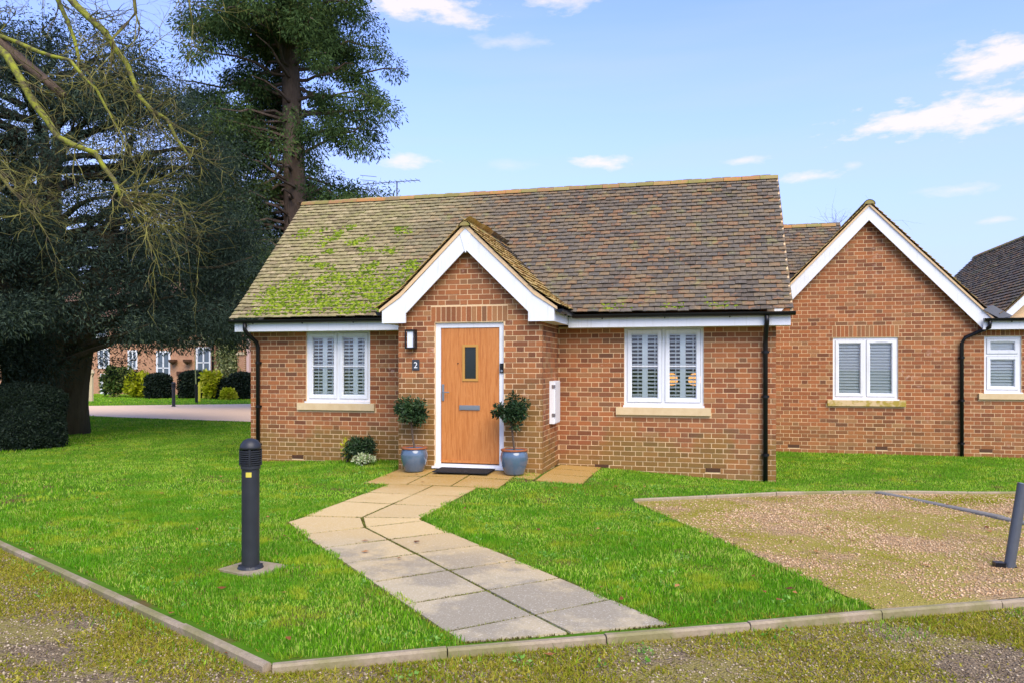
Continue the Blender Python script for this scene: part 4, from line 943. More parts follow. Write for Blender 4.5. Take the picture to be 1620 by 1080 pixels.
foliage('crown', cl, 380, .13, 'cedar', X, droop=.9, wl=.3)

# clipped yew drum in front of the trunk
def clipped(name, loc, rx, ry, hh, mat, label, cat, n=5200, size=.06, group=None, power=.6, flat_top=.75):
    o = thing(name, (loc[0], loc[1], loc[2]), label, cat, group)
    u = rng.random(n) * 2 * math.pi; t = rng.random(n)
    prof_r = lambda s: np.where(s < .1, .86 + 1.4 * s, np.where(s > flat_top, np.sqrt(np.clip(1 - ((s - flat_top) / (1 - flat_top)) ** 2, 0, 1)) , 1.0))
    tt = np.concatenate([t[:int(n * .7)], np.full(n - int(n * .7), 1.0)]); rr = prof_r(tt); topm = np.arange(n) >= int(n * .7); rr = np.where(topm, np.sqrt(rng.random(n)), rr)
    zz = np.where(topm, flat_top + (1 - flat_top) * np.sqrt(np.clip(1 - rr ** 2, 0, 1)), tt) * hh
    wob = 1 + .05 * np.sin(u * 3 + zz * 4) + .03 * np.sin(u * 7)
    P = np.stack([loc[0] + rx * rr * wob * np.cos(u), loc[1] + ry * rr * wob * np.sin(u), loc[2] + zz], 1)
    Cn = np.concatenate([P, np.full((n, 3), size * .8)], 1)
    core = MB(); core.lathe([(0, .02), (.86, .02), (.93, .3 * hh / 1), (.93, flat_top * hh * .97), (.7, hh * .9), (0, hh * .95)] if False else [(0, .02 * hh), (.82, .02 * hh), (.92, .2 * hh), (.92, flat_top * hh), (.66, (flat_top + .7 * (1 - flat_top)) * hh), (0, .94 * hh)], (0, 0, 0), 20)
    core.v = [(loc[0] + v[0] * rx, loc[1] + v[1] * ry, loc[2] + v[2]) for v in core.v]; core.build('core', mat, o)
    V, F, r = cards(Cn, 3, size, .1, 1.0, wl=.5); np_mesh('foliage', V, F, r, mat, o); return o
clipped('clipped_bush', (-5.75, .75, .03), .82, .8, 1.28, 'box', 'dark clipped yew drum standing before the yew trunk', 'bush', 9000, .05)

# bare mossy tree whose boughs hang into the top left corner
B = thing('bare_tree', (-1.6, -4.6, .1), 'bare winter tree with moss-green boughs hanging into the top left corner', 'tree')
def px3(px, py, d):
    th = R(14.2); c, s = math.cos(th), math.sin(th); a = (px - 810) / 1219. * d; return (7.692 - s * d + c * a, -11.875 + c * d + s * a, 1.7 + (578 - py) / 1219. * d)
# boughs as world-space polylines (bearing, height and distance read off the photograph)
boughs = [([(-190, 60, 11.2), (-60, 20, 11.0), (10, 90, 10.8), (55, 165, 10.7), (92, 218, 10.6), (150, 242, 10.5), (178, 285, 10.45), (192, 312, 10.4)], .062, .026, 'mossy_bark', 10),
          ([(-190, 60, 11.2), (-80, 5, 11.4), (-10, 55, 11.3), (45, 105, 11.2), (100, 152, 11.1)], .105, .06, 'bark', 7),
          ([(-190, 60, 11.2), (-30, -120, 11.5), (60, -60, 11.4), (115, 4, 11.3), (168, 52, 11.2), (200, 102, 11.2), (222, 158, 11.1), (262, 190, 11.0), (300, 250, 10.9)], .07, .02, 'mossy_bark', 14),
          ([(-30, -120, 11.5), (70, -80, 11.7), (90, 0, 11.6), (118, 64, 11.5), (125, 110, 11.4)], .05, .02, 'mossy_bark', 8),
          ([(60, -60, 11.4), (200, -60, 11.0), (214, 20, 11.0), (180, 60, 10.9), (176, 110, 10.8)], .035, .012, 'twig', 8),
          ([(200, -60, 11.0), (290, -30, 11.0), (305, 40, 11.0)], .03, .01, 'twig', 8),
          ([(-190, 60, 11.2), (-120, 180, 10.6), (-40, 230, 10.4), (20, 300, 10.3), (40, 330, 10.3)], .045, .014, 'twig', 9),
          ([(-10, 55, 11.3), (60, 80, 11.0), (110, 95, 10.9), (150, 140, 10.8), (185, 200, 10.8)], .035, .014, 'mossy_bark', 9)]
twigs = MB(); 
def twig(p, d, L, r, depth):
    d = d.normalized(); pts = [p]; rs = [r]; n = 5 if depth > 1 else 4
    for i in range(n):
        d = (d + Vector((random.gauss(0, .2), random.gauss(0, .2), random.gauss(0, .2) + .01))).normalized(); p = p + d * L / n; pts.append(p); rs.append(r * (1 - .75 * (i + 1) / n))
    twigs.tube(pts, rs, 4 if depth > 1 else 3, caps=False)
    if depth > 0:
        for i in range(1, n + 1):
            for _ in range(2 if depth > 1 else random.choice((1, 1, 2))):
                if random.random() < .62:
                    dd = (pts[i] - pts[i - 1]).normalized() + Vector((random.gauss(0, .7), random.gauss(0, .7), random.gauss(0, .6))); twig(pts[i], dd, L * random.uniform(.42, .68), rs[i] * .75 + .0012, depth - 1)
bm_ = {'bark': MB(), 'mossy_bark': MB(), 'twig': MB()}
for pl, r0, r1, mt_, nt2 in boughs:
    P = [Vector(px3(*q)) for q in pl]; dense = []
    for a, b in zip(P[:-1], P[1:]):
        for t in (0, .5): dense.append(a.lerp(b, t) + Vector((random.gauss(0, .012), random.gauss(0, .012), random.gauss(0, .012))))
    dense.append(P[-1]); n = len(dense); rs = [r0 + (r1 - r0) * i / (n - 1) for i in range(n)]; o_ = MB(); o_.tube(dense, rs, 8); o_.build('bough', mt_, B, smooth=True)
    for k in range(nt2):
        i = random.randint(n // 3, n - 1); dd = (dense[i] - dense[i - 1]).normalized() * .8 + Vector((random.gauss(.25, .5), random.gauss(0, .5), random.gauss(-.1, .5))); twig(dense[i], dd, random.uniform(.5, 1.05), min(.012, rs[i] * .6), 2)
e_ = Vector(px3(192, 312, 10.4))
for k in range(11): twig(e_ + Vector((random.gauss(0, .03), 0, random.gauss(0, .04))), Vector((1.0, .25 + random.gauss(0, .2), random.gauss(-.3, .2))), random.uniform(.7, 1.25), .013, 2)
for q in ((20, 300, 10.3), (40, 330, 10.3), (0, 270, 10.4)):
    for k in range(3): twig(Vector(px3(*q)), Vector((random.gauss(.5, .5), random.gauss(0, .3), random.gauss(-.2, .5))), .6, .009, 2)
twigs.build('twigs', 'twig', B, kind='stuff')
tp = Vector(px3(-190, 60, 11.2)); mb = MB(); mb.tube([(tp[0] - .5, tp[1] - .1, -.1), (tp[0] - .42, tp[1] - .05, 2), (tp[0] - .25, tp[1], 4.2), tuple(tp), (tp[0] + .1, tp[1] + .2, tp[2] + 2.5)], [.42, .3, .24, .17, .06], 12); mb.build('trunk', 'bark', B, smooth=True)

# small bare tree beyond the neighbour's roof
T2 = thing('distant_bare_tree', (13.2, 24, 0), 'slender bare tree showing its twig tips above the neighbouring roof', 'tree')
twigs = MB(); px_ = Vector((13.0, 22.0, 0)); MB().tube([px_, px_ + Vector((.05, 0, 3)), px_ + Vector((0, .1, 6.2))], [.12, .09, .03], 8).build('trunk', 'bark', T2)
for k in range(9): twig(px_ + Vector((0, 0, random.uniform(4.2, 6.2))), Vector((random.gauss(0, .5), random.gauss(0, .4), 1.0)), random.uniform(1.4, 2.1), .03, 2)
twigs.build('twigs', 'twig', T2, kind='stuff')

# ------------------------------------------------------------------ potted bay trees
def pot_plant(x, y, label, lean, seed, s=1.0):
    random.seed(seed); z = H1(x, y) + .014
    o = thing('potted_bay', (x, y, z), label, 'potted plant', 'potted bays by the door')
    MB().lathe([(0, 0), (.125, 0), (.14, .02), (.185, .16), (.195, .24), (.18, .305), (.168, .325), (.172, .335), (.15, .335), (.15, .29), (0, .29)], (x, y, z), 28, .5).build('pot', 'glaze', o, smooth=True)
    MB().lathe([(.165, .322), (.187, .326), (.19, .345), (.176, .352), (.152, .348), (.15, .322)], (x, y, z), 28).build('rim', 'terracotta', o, smooth=True)
    MB().lathe([(0, .3), (.152, .296)], (x, y, z), 16).build('soil', 'compost', o)
    tx, ty = x - lean, y + .02; zt = z + .335 + .42
    MB().tube([(x + .01, y, z + .29), (x - lean * .4, y, z + .5), (tx, ty, zt)], [.017, .015, .013], 8).build('stem', 'bark', o)
    cl = []
    for i in range(26): a = random.uniform(0, 6.28); rr = random.uniform(.05, .2); cl.append((tx - .02 + rr * math.cos(a), ty + rr * math.sin(a) * .9, zt + .1 + random.gauss(0, .075), .085, .085, .075))
    mbx_ = MB()
    for c_ in cl[:14]: mbx_.tube([(tx, ty, zt - .05), ((tx + c_[0]) / 2, (ty + c_[1]) / 2, zt + .05), c_[:3]], [.008, .006, .003], 4)
    mbx_.build('branch', 'bark', o); foliage('leaves', cl, 120, .045, 'bay', o, droop=.1, wl=.5)
pot_plant(3.62, -1.5, 'blue glazed pot with a clipped bay tree on the lantern side of the door', .06, 3)
pot_plant(5.10, -1.5, 'blue glazed pot with a clipped bay tree on the doorbell side of the door', .05, 5)
random.seed(21)
# plants at the foot of the front wall
def shrub(name, x, y, r, h, mat, label, cat='shrub', n=24, per=110, size=.06, group=None, stem=True, z=None, wl=.4, droop=.0):
    z = H1(x, y) if z is None else z; o = thing(name, (x, y, z), label, cat, group); cl = []
    for i in range(n): a = random.uniform(0, 6.28); rr = r * math.sqrt(random.random()) * .8; cl.append((x + rr * math.cos(a), y + rr * math.sin(a), z + h * random.uniform(.25, .85), r * .35, r * .35, h * .2))
    mb = MB()
    for c_ in cl[:10]: mb.tube([(x, y, z - .02), ((x + c_[0]) / 2, (y + c_[1]) / 2, z + c_[2] * .3), c_[:3]], [.012 * (1 + r), .008 * (1 + r), .003], 4)
    mb.build('stems', 'bark', o); foliage('foliage', cl, per, size, mat, o, droop=droop, wl=wl); return o
shrub('dark_shrub', 2.25, -.42, .26, .42, 'bay', 'rounded dark green shrub under the left window near the porch', n=26, per=130, size=.06, wl=.25)
shrub('variegated_plant', 2.5, -.72, .2, .16, 'variegated', 'low cream variegated plant at the lawn edge beside the porch', 'plant', 14, 40, .05)
shrub('lime_sprig', 1.98, -.3, .1, .46, 'lime_leaf', 'small lime green sprig left of the dark shrub', 'plant', 7, 22, .06)

# ------------------------------------------------------------------ bollard lights
def bollard(x, y, label, detail=True, h=1.0):
    z = H1(x, y); o = thing('bollard_light', (x, y, z), label, 'bollard', 'bollard lights on the lawn'); r = .066
    MB().lathe([(0, .0), (.098, .0), (.098, .015), (.088, .035), (r, .04), (r, .77), (.074, .775), (.074, .80), (0, .80)], (x, y, z), 28).build('post', 'charcoal_metal', o, smooth=False)
    MB().lathe([(0, .80), (.05, .80), (.05, .925), (0, .925)], (x, y, z), 18).build('lamp_core', 'charcoal_metal', o)
    for i in range(7): MB().lathe([(.05, .812 + i * .0165), (.079, .806 + i * .0165), (.079, .814 + i * .0165), (.05, .82 + i * .0165)], (x, y, z), 28).build('louvre', 'charcoal_metal', o)
    for k in range(4): w = k * math.pi / 2 + .5; MB().box(x + .076 * math.cos(w) - .006, x + .076 * math.cos(w) + .006, y + .076 * math.sin(w) - .006, y + .076 * math.sin(w) + .006, z + .80, z + .925).build('strut', 'charcoal_metal', o)
    MB().lathe([(.0, .925), (.079, .925), (.079, .94), (.072, .965), (.052, .99), (.025, 1.003), (0, 1.006)], (x, y, z), 28).build('cap', 'charcoal_metal', o, smooth=True)
    if detail:
        a0 = math.atan2(CAMP[1] - y, CAMP[0] - x) - .22; mb = MB(); vs = []
        for i in range(5):
            w = a0 + (i - 2) * .16
            for zz in (.715, .752): vs.append((x + (r + .0015) * math.cos(w), y + (r + .0015) * math.sin(w), z + zz))
        mb.add(vs, [(2 * i, 2 * i + 2, 2 * i + 3, 2 * i + 1) for i in range(4)]); mb.build('label_sticker', 'sticker', o)
        for w in (.6, 2.2, 3.7, 5.3): MB().lathe([(0, .02), (.009, .02), (.009, .042), (0, .044)], (x + .082 * math.cos(w), y + .082 * math.sin(w), z), 6).build('bolt', 'charcoal_metal', o)
    return o
bollard(4.3, -6.64, 'dark grey louvred bollard light standing on the near lawn')
pad = MB(); pad.prism([(4.08, -6.74, H1(4.1, -6.7) - .03), (4.46, -6.86, H1(4.1, -6.7) - .03), (4.54, -6.5, H1(4.1, -6.7) - .03), (4.16, -6.42, H1(4.1, -6.7) - .03)], (0, 0, .045)); props(pad.build('concrete_pad', 'kerb'), 'rough concrete footing pad under the near bollard light', 'pad')
bollard(-13.0, 14.7, 'small far bollard light at the edge of the gravel drive', False)
lp = thing('leaning_post', (9.9, -5.15, .14), 'grey steel parking post leaning at the right edge', 'post')
MB().tube([(9.95, -5.17, .13), (10.055, -5.145, .79)], .038, 20).build('post', 'grey_metal', lp); MB().tube([(10.055, -5.145, .791), (10.056, -5.1448, .796)], .039, 20).build('cap', 'steel', lp)
mb = MB(); mb.box(9.845, 9.915, -5.215, -5.14, .13, .185); mb.tube([(9.87, -5.18, .15), (10.0, -5.16, .15)], .025, 8); mb.build('hinge_block', 'black_plastic', lp)

# ================================================================== background on the left
FB = thing('far_house', (-22, 27, 0), 'distant brick house with white windows seen beneath the yew', 'house')
FY = 26.0
mb = MB(); mb.box(-46, -9.5, FY, FY + .3, -.1, 4.6); mb.box(-46, -9.5, FY + 7, FY + 7.3, -.1, 4.6); mb.build('wall', 'far_brick', FB)
mb = MB(); mb.prism([(-46.5, FY - .4, 4.5), (-46.5, FY + 3.8, 7.0), (-46.5, FY + 8, 4.5)], (37.4, 0, 0)); mb.build('roof', 'far_roof', FB)
def far_window(x0, x1, z0, z1, bars=1):
    w = MB(); f = .1; w.box(x0, x1, FY - .06, FY - .002, z0, z0 + f); w.box(x0, x1, FY - .06, FY - .002, z1 - f, z1); w.box(x0, x0 + f, FY - .06, FY - .002, z0 + f, z1 - f); w.box(x1 - f, x1, FY - .06, FY - .002, z0 + f, z1 - f); xm = (x0 + x1) / 2
    w.box(xm - .04, xm + .04, FY - .05, FY - .002, z0 + f, z1 - f); w.box(x0 + f, x1 - f, FY - .05, FY - .002, z0 + (z1 - z0) * .5 - .03, z0 + (z1 - z0) * .5 + .03); o = w.build('window', 'white_paint', FB); MB().box(x0 + f, x1 - f, FY - .02, FY - .003, z0 + f, z1 - f).build('pane', 'far_glass', o)
def fx_(px): # x on the far house front for a bearing
    th = R(14.2); t = (px - 810) / 1219.; dxy = (-math.sin(th) + math.cos(th) * t, math.cos(th) + math.sin(th) * t); return 7.692 + dxy[0] * (FY + 11.875) / dxy[1]
for a, b, z0, z1 in ((311, 334, 1.0, 2.75), (248, 270, .6, 2.55), (156, 174, 1.55, 2.7), (90, 108, 1.55, 2.7), (203, 218, 1.5, 2.6)): far_window(fx_(a), fx_(b), z0, z1)
for a, b in ((-60, -30), (20, 50), (140, 170), (230, 262), (330, 360)): far_window(fx_(a), fx_(b), 3.3, 4.3)
mb = MB(); mb.box(fx_(160), fx_(173), FY - .08, FY - .003, 0, 1.25); mb.build('garage_door', 'white_paint', FB)
mb = MB(); mb.box(fx_(381), fx_(391.5), FY - .35, FY - .002, 0, 4); mb.build('pier', 'far_brick', FB); mb = MB(); mb.box(fx_(379.5), fx_(393), FY - .42, FY - .36, 2.3, 2.45); mb.build('string_course', 'far_stone', FB)
mb = MB(); mb.box(fx_(393), fx_(397), FY - .2, FY - .002, 0, 4); mb.build('rendered_strip', 'pale_pink', FB)
mb = MB(); mb.box(fx_(270), fx_(336), FY - .12, FY - .003, 2.9, 3.1); mb.build('string_course', 'far_stone', FB)
MB().tube([(fx_(338), FY - .1, 0), (fx_(338), FY - .1, 4.5)], .06, 6).build('downpipe', 'black_plastic', FB)
for a in (278, 301):
    hb = thing('hanging_basket', (fx_(a), FY - .25, 1.9), 'empty wire hanging basket on the far house, ' + ('nearer its wide window' if a == 278 else 'nearer its small square window'), 'basket'); MB().lathe([(.03, 0), (.22, .16), (.24, .3), (.22, .3), (.0, .06)], (fx_(a), FY - .25, 1.75), 10).build('basket', 'wood_dark', hb)
wl_ = thing('wall_plaque', (fx_(290), FY, 1.2), 'dark name board on the far house wall between the baskets', 'sign'); MB().box(fx_(280), fx_(303), FY - .05, FY - .005, 1.15, 1.38).build('board', 'wood_dark', wl_)
iv = thing('ivy', (fx_(363), FY - .3, 0), 'pale climbing ivy covering part of the far house wall', 'climber'); cl = [(fx_(random.uniform(347, 379)), FY - .2 + random.gauss(0, .08), random.uniform(.2, 3.9), .32, .2, .3) for _ in range(80)]; foliage('leaves', cl, 60, .14, 'ivy_leaf', iv, droop=.3, wl=.7)
def far_bush(px, w, h, mat, label, Yb=22.5, shape='round', cat='bush'):
    th = R(14.2); t = (px - 810) / 1219.; dxy = (-math.sin(th) + math.cos(th) * t, math.cos(th) + math.sin(th) * t); x = 7.692 + dxy[0] * (Yb + 11.875) / dxy[1]
    if shape == 'box': return clipped('clipped_bush', (x, Yb, 0), w / 2, w / 2, h, mat, label, cat, 2600, .13, flat_top=.8)
    return shrub('garden_bush', x, Yb, w / 2, h, mat, label, cat, 34, 100, .2, z=0, wl=.6)
far_bush(108, 1.3, 1.25, 'mid_leaf', 'feathery green bush beside the yew trunk in the distance')
far_bush(125, .9, .75, 'mid_leaf', 'low grey-green bush beside the wooden post in the distance')
far_bush(184, 1.45, 1.6, 'mid_leaf', 'tall dull green bush next to the far garage door')
far_bush(218, 1.1, 1.3, 'lime_leaf', 'bright lime bush between two darker bushes in the distance', 22)
far_bush(251, 1.05, 1.2, 'box', 'dark clipped bush in front of the wide white far window', 21.6, 'box')
far_bush(306, 1.2, 1.35, 'box', 'square dark clipped hedge below the small far window', 22.3, 'box')
far_bush(335, 1.0, 1.4, 'lime_leaf', 'round golden yellow bush right of the square dark hedge', 21.6)
far_bush(358, 1.0, .95, 'box', 'low dark mound bush under the ivy in the distance', 22, 'box')
far_bush(383, 1.15, 1.25, 'box', 'dark mound bush next to the bungalow corner in the distance', 22, 'box')
far_bush(361, .5, .5, 'lime_leaf', 'tiny yellow bush between the dark mounds in the distance', 20.8)
def far_pt(px, Yb):
    th = R(14.2); t = (px - 810) / 1219.; return 7.692 + (-math.sin(th) + math.cos(th) * t) * (Yb + 11.875) / (math.cos(th) + math.sin(th) * t)
wp = thing('wooden_post', (far_pt(144, 18), 18, 0), 'mossy wooden post standing on the far lawn', 'post'); MB().tube([(far_pt(144, 18), 18, 0), (far_pt(144, 18), 18, 1.35)], .11, 8).build('post', 'far_stone', wp); MB().lathe([(.11, 1.3), (.16, 1.36), (.12, 1.5), (0, 1.55)], (far_pt(144, 18), 18, 0), 8).build('cap', 'far_stone', wp)
yp = thing('marker_post', (far_pt(315, 19), 19, 0), 'thin yellow marker post on the far lawn', 'post'); MB().tube([(far_pt(315.5, 19), 19, 0), (far_pt(315.5, 19), 19, .95)], .06, 8).build('post', 'yellow_paint', yp)
sp_ = thing('young_tree', (far_pt(311, 17.5), 17.5, 0), 'thin staked sapling beside the yellow post', 'tree'); MB().tube([(far_pt(311, 17.5), 17.5, 0), (far_pt(310, 17.5), 17.5, .9)], .06, 6).build('trunk_guard', 'black_plastic', sp_); MB().tube([(far_pt(310, 17.5), 17.5, .8), (far_pt(308, 17.5), 17.5, 2.6)], [.03, .012], 6).build('stem', 'ivy_leaf', sp_)
cl = [(random.uniform(-60, -10), random.uniform(36, 46), random.uniform(0, 9), 2.5, 2, 2) for _ in range(170)] + [(random.uniform(-40, -20), random.uniform(8, 26), random.uniform(0, 5), 1.6, 1.6, 1.4) for _ in range(0)]
o = foliage('treeline', cl, 90, .7, 'cedar', None, wl=.6); props(o, 'far wooded belt behind the distant house', 'trees', kind='stuff')

# ================================================================== grass, moss, gravel, litter
def blades(n, box, hmin, hmax, w, cond, name, mat, segs=1, lean=.45, hn=True, tuft=None, label=None):
    x = rng.uniform(box[0], box[1], n); y = rng.uniform(box[2], box[3], n); k = cond(x, y)
    if mat == 'grass': k &= rng.random(n) < .6 + .8 * (nz2(x, y, 3.1) * .5 + nz2(x + 7, y - 3, 7.3) * .5)
    x, y = x[k], y[k]; m = len(x)
    cl_ = .5 + .5 * np.sin(x * 2.1 + 1.3 * np.sin(y * 1.7)) * np.sin(y * 2.3 + 1.1 * np.sin(x * 1.9)); cl_ = cl_ * .6 + .4 * (.5 + .5 * np.sin(x * 7.3 + y * 3.1) * np.sin(y * 8.1 - x * 2.2))
    h = (hmin + (hmax - hmin) * rng.random(m) * (.25 + 1.05 * cl_ * (.5 + nz2(x, y, 5.3)))); a = rng.uniform(0, 2 * np.pi, m); ww = w * rng.uniform(.6, 1.4, m)
    z = hgt(x, y); la = rng.uniform(0, 2 * np.pi, m); ll = h * np.abs(rng.normal(0, lean, m)); dx_, dy_ = np.cos(a) * ww / 2, np.sin(a) * ww / 2; lx_, ly_ = np.cos(la) * ll, np.sin(la) * ll
    r = np.clip(rng.random(m) * .62 + .38 * (cl_ * .5 + nz2(x, y, 4.1) * .5), 0, .999)
    if segs == 1:
        V = np.stack([np.stack([x - dx_, y - dy_, z], 1), np.stack([x + dx_, y + dy_, z], 1), np.stack([x + lx_, y + ly_, z + h], 1)], 1).reshape(-1, 3); F = np.arange(3 * m).reshape(-1, 3)
    else:
        V = np.stack([np.stack([x - dx_, y - dy_, z], 1), np.stack([x + dx_, y + dy_, z], 1), np.stack([x + dx_ * .7 + lx_ * .35, y + dy_ * .7 + ly_ * .35, z + h * .6], 1), np.stack([x - dx_ * .7 + lx_ * .35, y - dy_ * .7 + ly_ * .35, z + h * .6], 1), np.stack([x + lx_, y + ly_, z + h * .95], 1)], 1).reshape(-1, 3)
        b = np.arange(m)[:, None] * 5; F = np.concatenate([b + [0, 1, 2], b + [0, 2, 3], b + [3, 2, 4]], 1).reshape(-1, 3); r = np.repeat(r, 3)
    o = np_mesh(name, V, F, r, mat, kind='stuff')
    if label: o['label'] = label; o['category'] = 'grass'
    return o
def joint_moss():
    X = []; Yv = []
    for pts in SL:
        for a, b in zip(pts, pts[1:] + pts[:1]):
            L = np.linalg.norm(b - a); n = int(L * 420); t = rng.random(n); p = a[None] + (b - a)[None] * t[:, None] + rng.normal(0, .006, (n, 2)); k = rng.random(n) < np.clip(.35 + 1.1 * (.5 + .5 * np.sin(p[:, 0] * 5.1 + p[:, 1] * 3.3)) - .45, .12, 1); X.append(p[k, 0]); Yv.append(p[k, 1])
    x = np.concatenate(X); y = np.concatenate(Yv); m = len(x); z = hgt(x, y) - .004; a = rng.uniform(0, 6.28, m); w = rng.uniform(.004, .011, m); h = rng.uniform(.012, .024, m); l = rng.normal(0, .009, (m, 2))
    V = np.stack([np.stack([x - np.cos(a) * w, y - np.sin(a) * w, z], 1), np.stack([x + np.cos(a) * w, y + np.sin(a) * w, z], 1), np.stack([x + l[:, 0], y + l[:, 1], z + h], 1)], 1).reshape(-1, 3)
    o = np_mesh('joint_moss', V, np.arange(3 * m).reshape(-1, 3), rng.random(m) * .6, 'joint_moss', kind='stuff'); o['label'] = 'dark moss growing in the joints of the path slabs'; o['category'] = 'moss'
leaf_mat('joint_moss', [(0, lin(84, 76, 40)), (.5, lin(108, 108, 44)), (1, lin(140, 146, 56))], .2)
joint_moss()
def nz2(x, y, s=1.0): return .5 + .25 * np.sin(x * 1.7 * s + 2 * np.sin(y * .9 * s)) + .25 * np.sin(y * 2.3 * s + 1.7 * np.sin(x * 1.3 * s + 1))
edge_l = lambda x, y: on_lawn(x, y, .02 + .05 * np.sin(x * 5 + y * 3) * np.sin(y * 7 - x * 2) + .03 * np.sin(x * 23) * np.sin(y * 19))
blades(330000, (.5, 9.2, -8.3, -3.6), .014, .05, .0055, edge_l, 'grass', 'grass', 2, label='bright green rough lawn grass in front of the bungalow')
blades(150000, (.5, 9.4, -8.3, -1.2), .006, .022, .012, lambda x, y: edge_l(x, y) & (rng.random(len(x)) < np.clip(nz2(x, y, 1.9) * 1.6 - .75 + .55 * np.exp(-np.maximum(np.minimum(above(x, y, KC, K1), above(x, y, KC, K2)), 0) * 2.2), .0, 1)), 'moss', 'moss_blades', 1, lean=1.3, label='yellow moss patches in the lawn and along its edges')
blades(360000, (-5, 14, -3.6, 4.2), .015, .045, .009, edge_l, 'grass', 'grass', 1, label='bright green lawn grass along the house walls')
blades(260000, (-16, 1.5, -6.5, 9.2), .025, .06, .014, lambda x, y: on_lawn(x, y) & ~((x > -5) & (y < 4.2) & (y > -3.6)) & ~((x > .5) & (y < -3.6)), 'grass', 'grass', 1, label='lawn grass running back under the yew tree')
blades(90000, (-40, -8, 9, 26), .03, .07, .03, lambda x, y: ~on_drive(x, y) & (y > 9), 'grass', 'grass', 1, label='far strip of lawn beyond the gravel drive')
def in_park(x, y, e=0.0):
    pu = (x - PA[0]) * PU[0] + (y - PA[1]) * PU[1]; pv = (x - PA[0]) * PV[0] + (y - PA[1]) * PV[1]; return (pu > e) & (pv > .07) & (above(x, y, KC, K2) > .1)
road_d = lambda x, y: np.minimum(above(x, y, KC, K1), above(x, y, KC, K2))
blades(620000, (6.5, 13, -6.5, 1), .006, .02, .011, lambda x, y: in_park(x, y) & (rng.random(len(x)) < np.clip((nz2(x, y, 1.5) - .32) * 2.4 + .3 * np.sin(x * 9 + y * 4) * np.sin(y * 11 - x * 3), .04, 1)), 'moss', 'moss_blades', 1, lean=1.2, label='yellow green moss creeping over the gravel parking bays')
_h = hgt
def hgt(x, y): return _h(x, y) - .028
blades(640000, (0, 13, -9.6, -4.5), .008, .026, .011, lambda x, y: (road_d(x, y) < -.07) & (rng.random(len(x)) < np.clip(1.25 + road_d(x, y) * 1.35 + (nz2(x, y, 2) - .5) * 1.7 + .3 * np.sin(x * 9 + y * 4) * np.sin(y * 11 - x * 3), .02, 1)), 'moss', 'moss_blades', 1, lean=1.2, label='mossy verge along the road side of the kerb')
blades(130000, (0, 13, -9.4, -4.5), .015, .05, .006, lambda x, y: (road_d(x, y) < -.06) & (rng.random(len(x)) < np.clip(.75 + road_d(x, y) * 2.2 + (nz2(x, y, 3) - .5) * 1.2, .0, 1)), 'grass', 'grass', 1, label='straggling grass at the foot of the kerb')
hgt = _h
OCT = np.array([(1, 0, 0), (0, 1, 0), (-1, 0, 0), (0, -1, 0), (0, 0, .7), (0, 0, -.5)]); OF = np.array([(0, 1, 4), (1, 2, 4), (2, 3, 4), (3, 0, 4), (1, 0, 5), (2, 1, 5), (3, 2, 5), (0, 3, 5)])
def stones(n, box, smin, smax, cond, name, mat, zoff, label):
    x = rng.uniform(box[0], box[1], n); y = rng.uniform(box[2], box[3], n); k = cond(x, y); x, y = x[k], y[k]; m = len(x); s = rng.uniform(smin, smax, m); a = rng.uniform(0, 6.28, m)
    V = OCT[None] * s[:, None, None] * rng.uniform(.6, 1.3, (m, 6, 1)); c, q = np.cos(a)[:, None], np.sin(a)[:, None]
    V = np.stack([V[..., 0] * c - V[..., 1] * q + x[:, None], V[..., 0] * q + V[..., 1] * c + y[:, None], V[..., 2] + (hgt(x, y) + zoff)[:, None]], -1).reshape(-1, 3)
    F = (np.arange(m)[:, None, None] * 6 + OF[None]).reshape(-1, 3); o = np_mesh(name, V, F, np.repeat(rng.random(m), 8), mat, kind='stuff'); o['label'] = label; o['category'] = 'gravel'
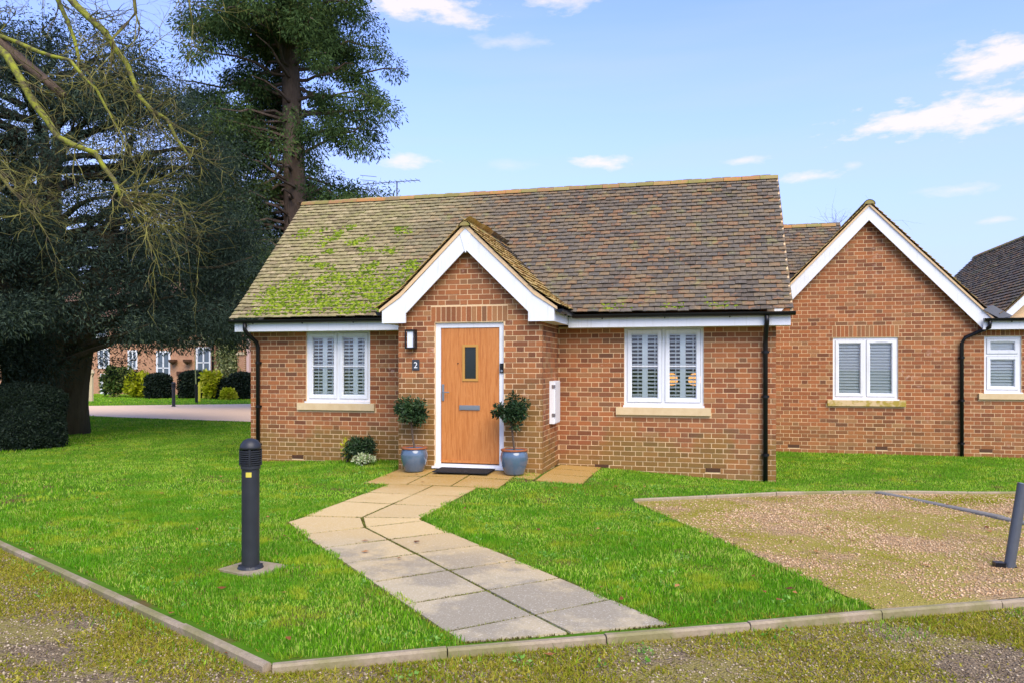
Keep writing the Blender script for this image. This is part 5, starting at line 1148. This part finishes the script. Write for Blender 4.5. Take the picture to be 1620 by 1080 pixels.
stones(90000, (6.5, 14, -6.5, 1), .005, .013, lambda x, y: in_park(x, y) & (rng.random(len(x)) < np.clip(1.25 - (nz2(x, y, 1.5) - .3) * 2.6 + .4 * np.sin(x * 3.1 + y * 5) * np.sin(x * 4.3 - y * 2.2), .28, 1)), 'gravel', 'pebble', .01, 'loose tan pebbles on the parking bays')
stones(80000, (0, 13, -9.8, -5), .004, .011, lambda x, y: road_d(x, y) < -.1, 'gravel', 'road_pebble', -.026, 'loose grey pebbles on the near road')
# weed rosettes in the lawn and along the verge
wx = rng.uniform(.8, 9.2, 900); wy = rng.uniform(-8.6, -1.5, 900); wk = edge_l(wx, wy) & (nz2(wx, wy, 2.7) > .48); wk |= (road_d(wx, wy) < -.08) & (road_d(wx, wy) > -.45) & (rng.random(900) < .5); wx, wy = wx[wk], wy[wk]
wc = np.stack([wx, wy, hgt(wx, wy) + .018 - np.where(road_d(wx, wy) < 0, .025, 0), np.full(len(wx), .05), np.full(len(wx), .05), np.full(len(wx), .012)], 1); WV, WF, Wr = cards(wc, 14, .022, .05, .2, wl=.6)
leaf_mat('weed', [(0, lin(70, 124, 30)), (.5, lin(104, 160, 48)), (1, lin(150, 190, 92))], .35)
o = np_mesh('weeds', WV, WF, Wr, 'weed', kind='stuff'); o['label'] = 'small broad-leaved weeds and clover scattered in the lawn'; o['category'] = 'weeds'
# fallen leaves
n = 150; x = rng.uniform(.8, 12, n); y = rng.uniform(-9, -1, n); k = ~((x > 3) & (x < 6) & (y > -1.4)); x, y = x[k], y[k]; n = len(x); a = rng.uniform(0, 6.28, n); L = rng.uniform(.018, .04, n); z = hgt(x, y) + np.where(on_lawn(x, y), .035, .02) - np.where(road_d(x, y) < 0, .03, 0)
V = np.stack([np.stack([x + np.cos(a + t) * L * s, y + np.sin(a + t) * L * s, z + rng.uniform(0, .015, n)], 1) for t, s in ((0, 1), (1.4, .5), (3.14, 1), (4.7, .55))], 1).reshape(-1, 3)
o = np_mesh('fallen_leaves', V, np.arange(4 * n).reshape(-1, 4), rng.random(n), 'dead_leaf', kind='stuff'); o['label'] = 'scattered brown fallen leaves on lawn and gravel'; o['category'] = 'leaves'
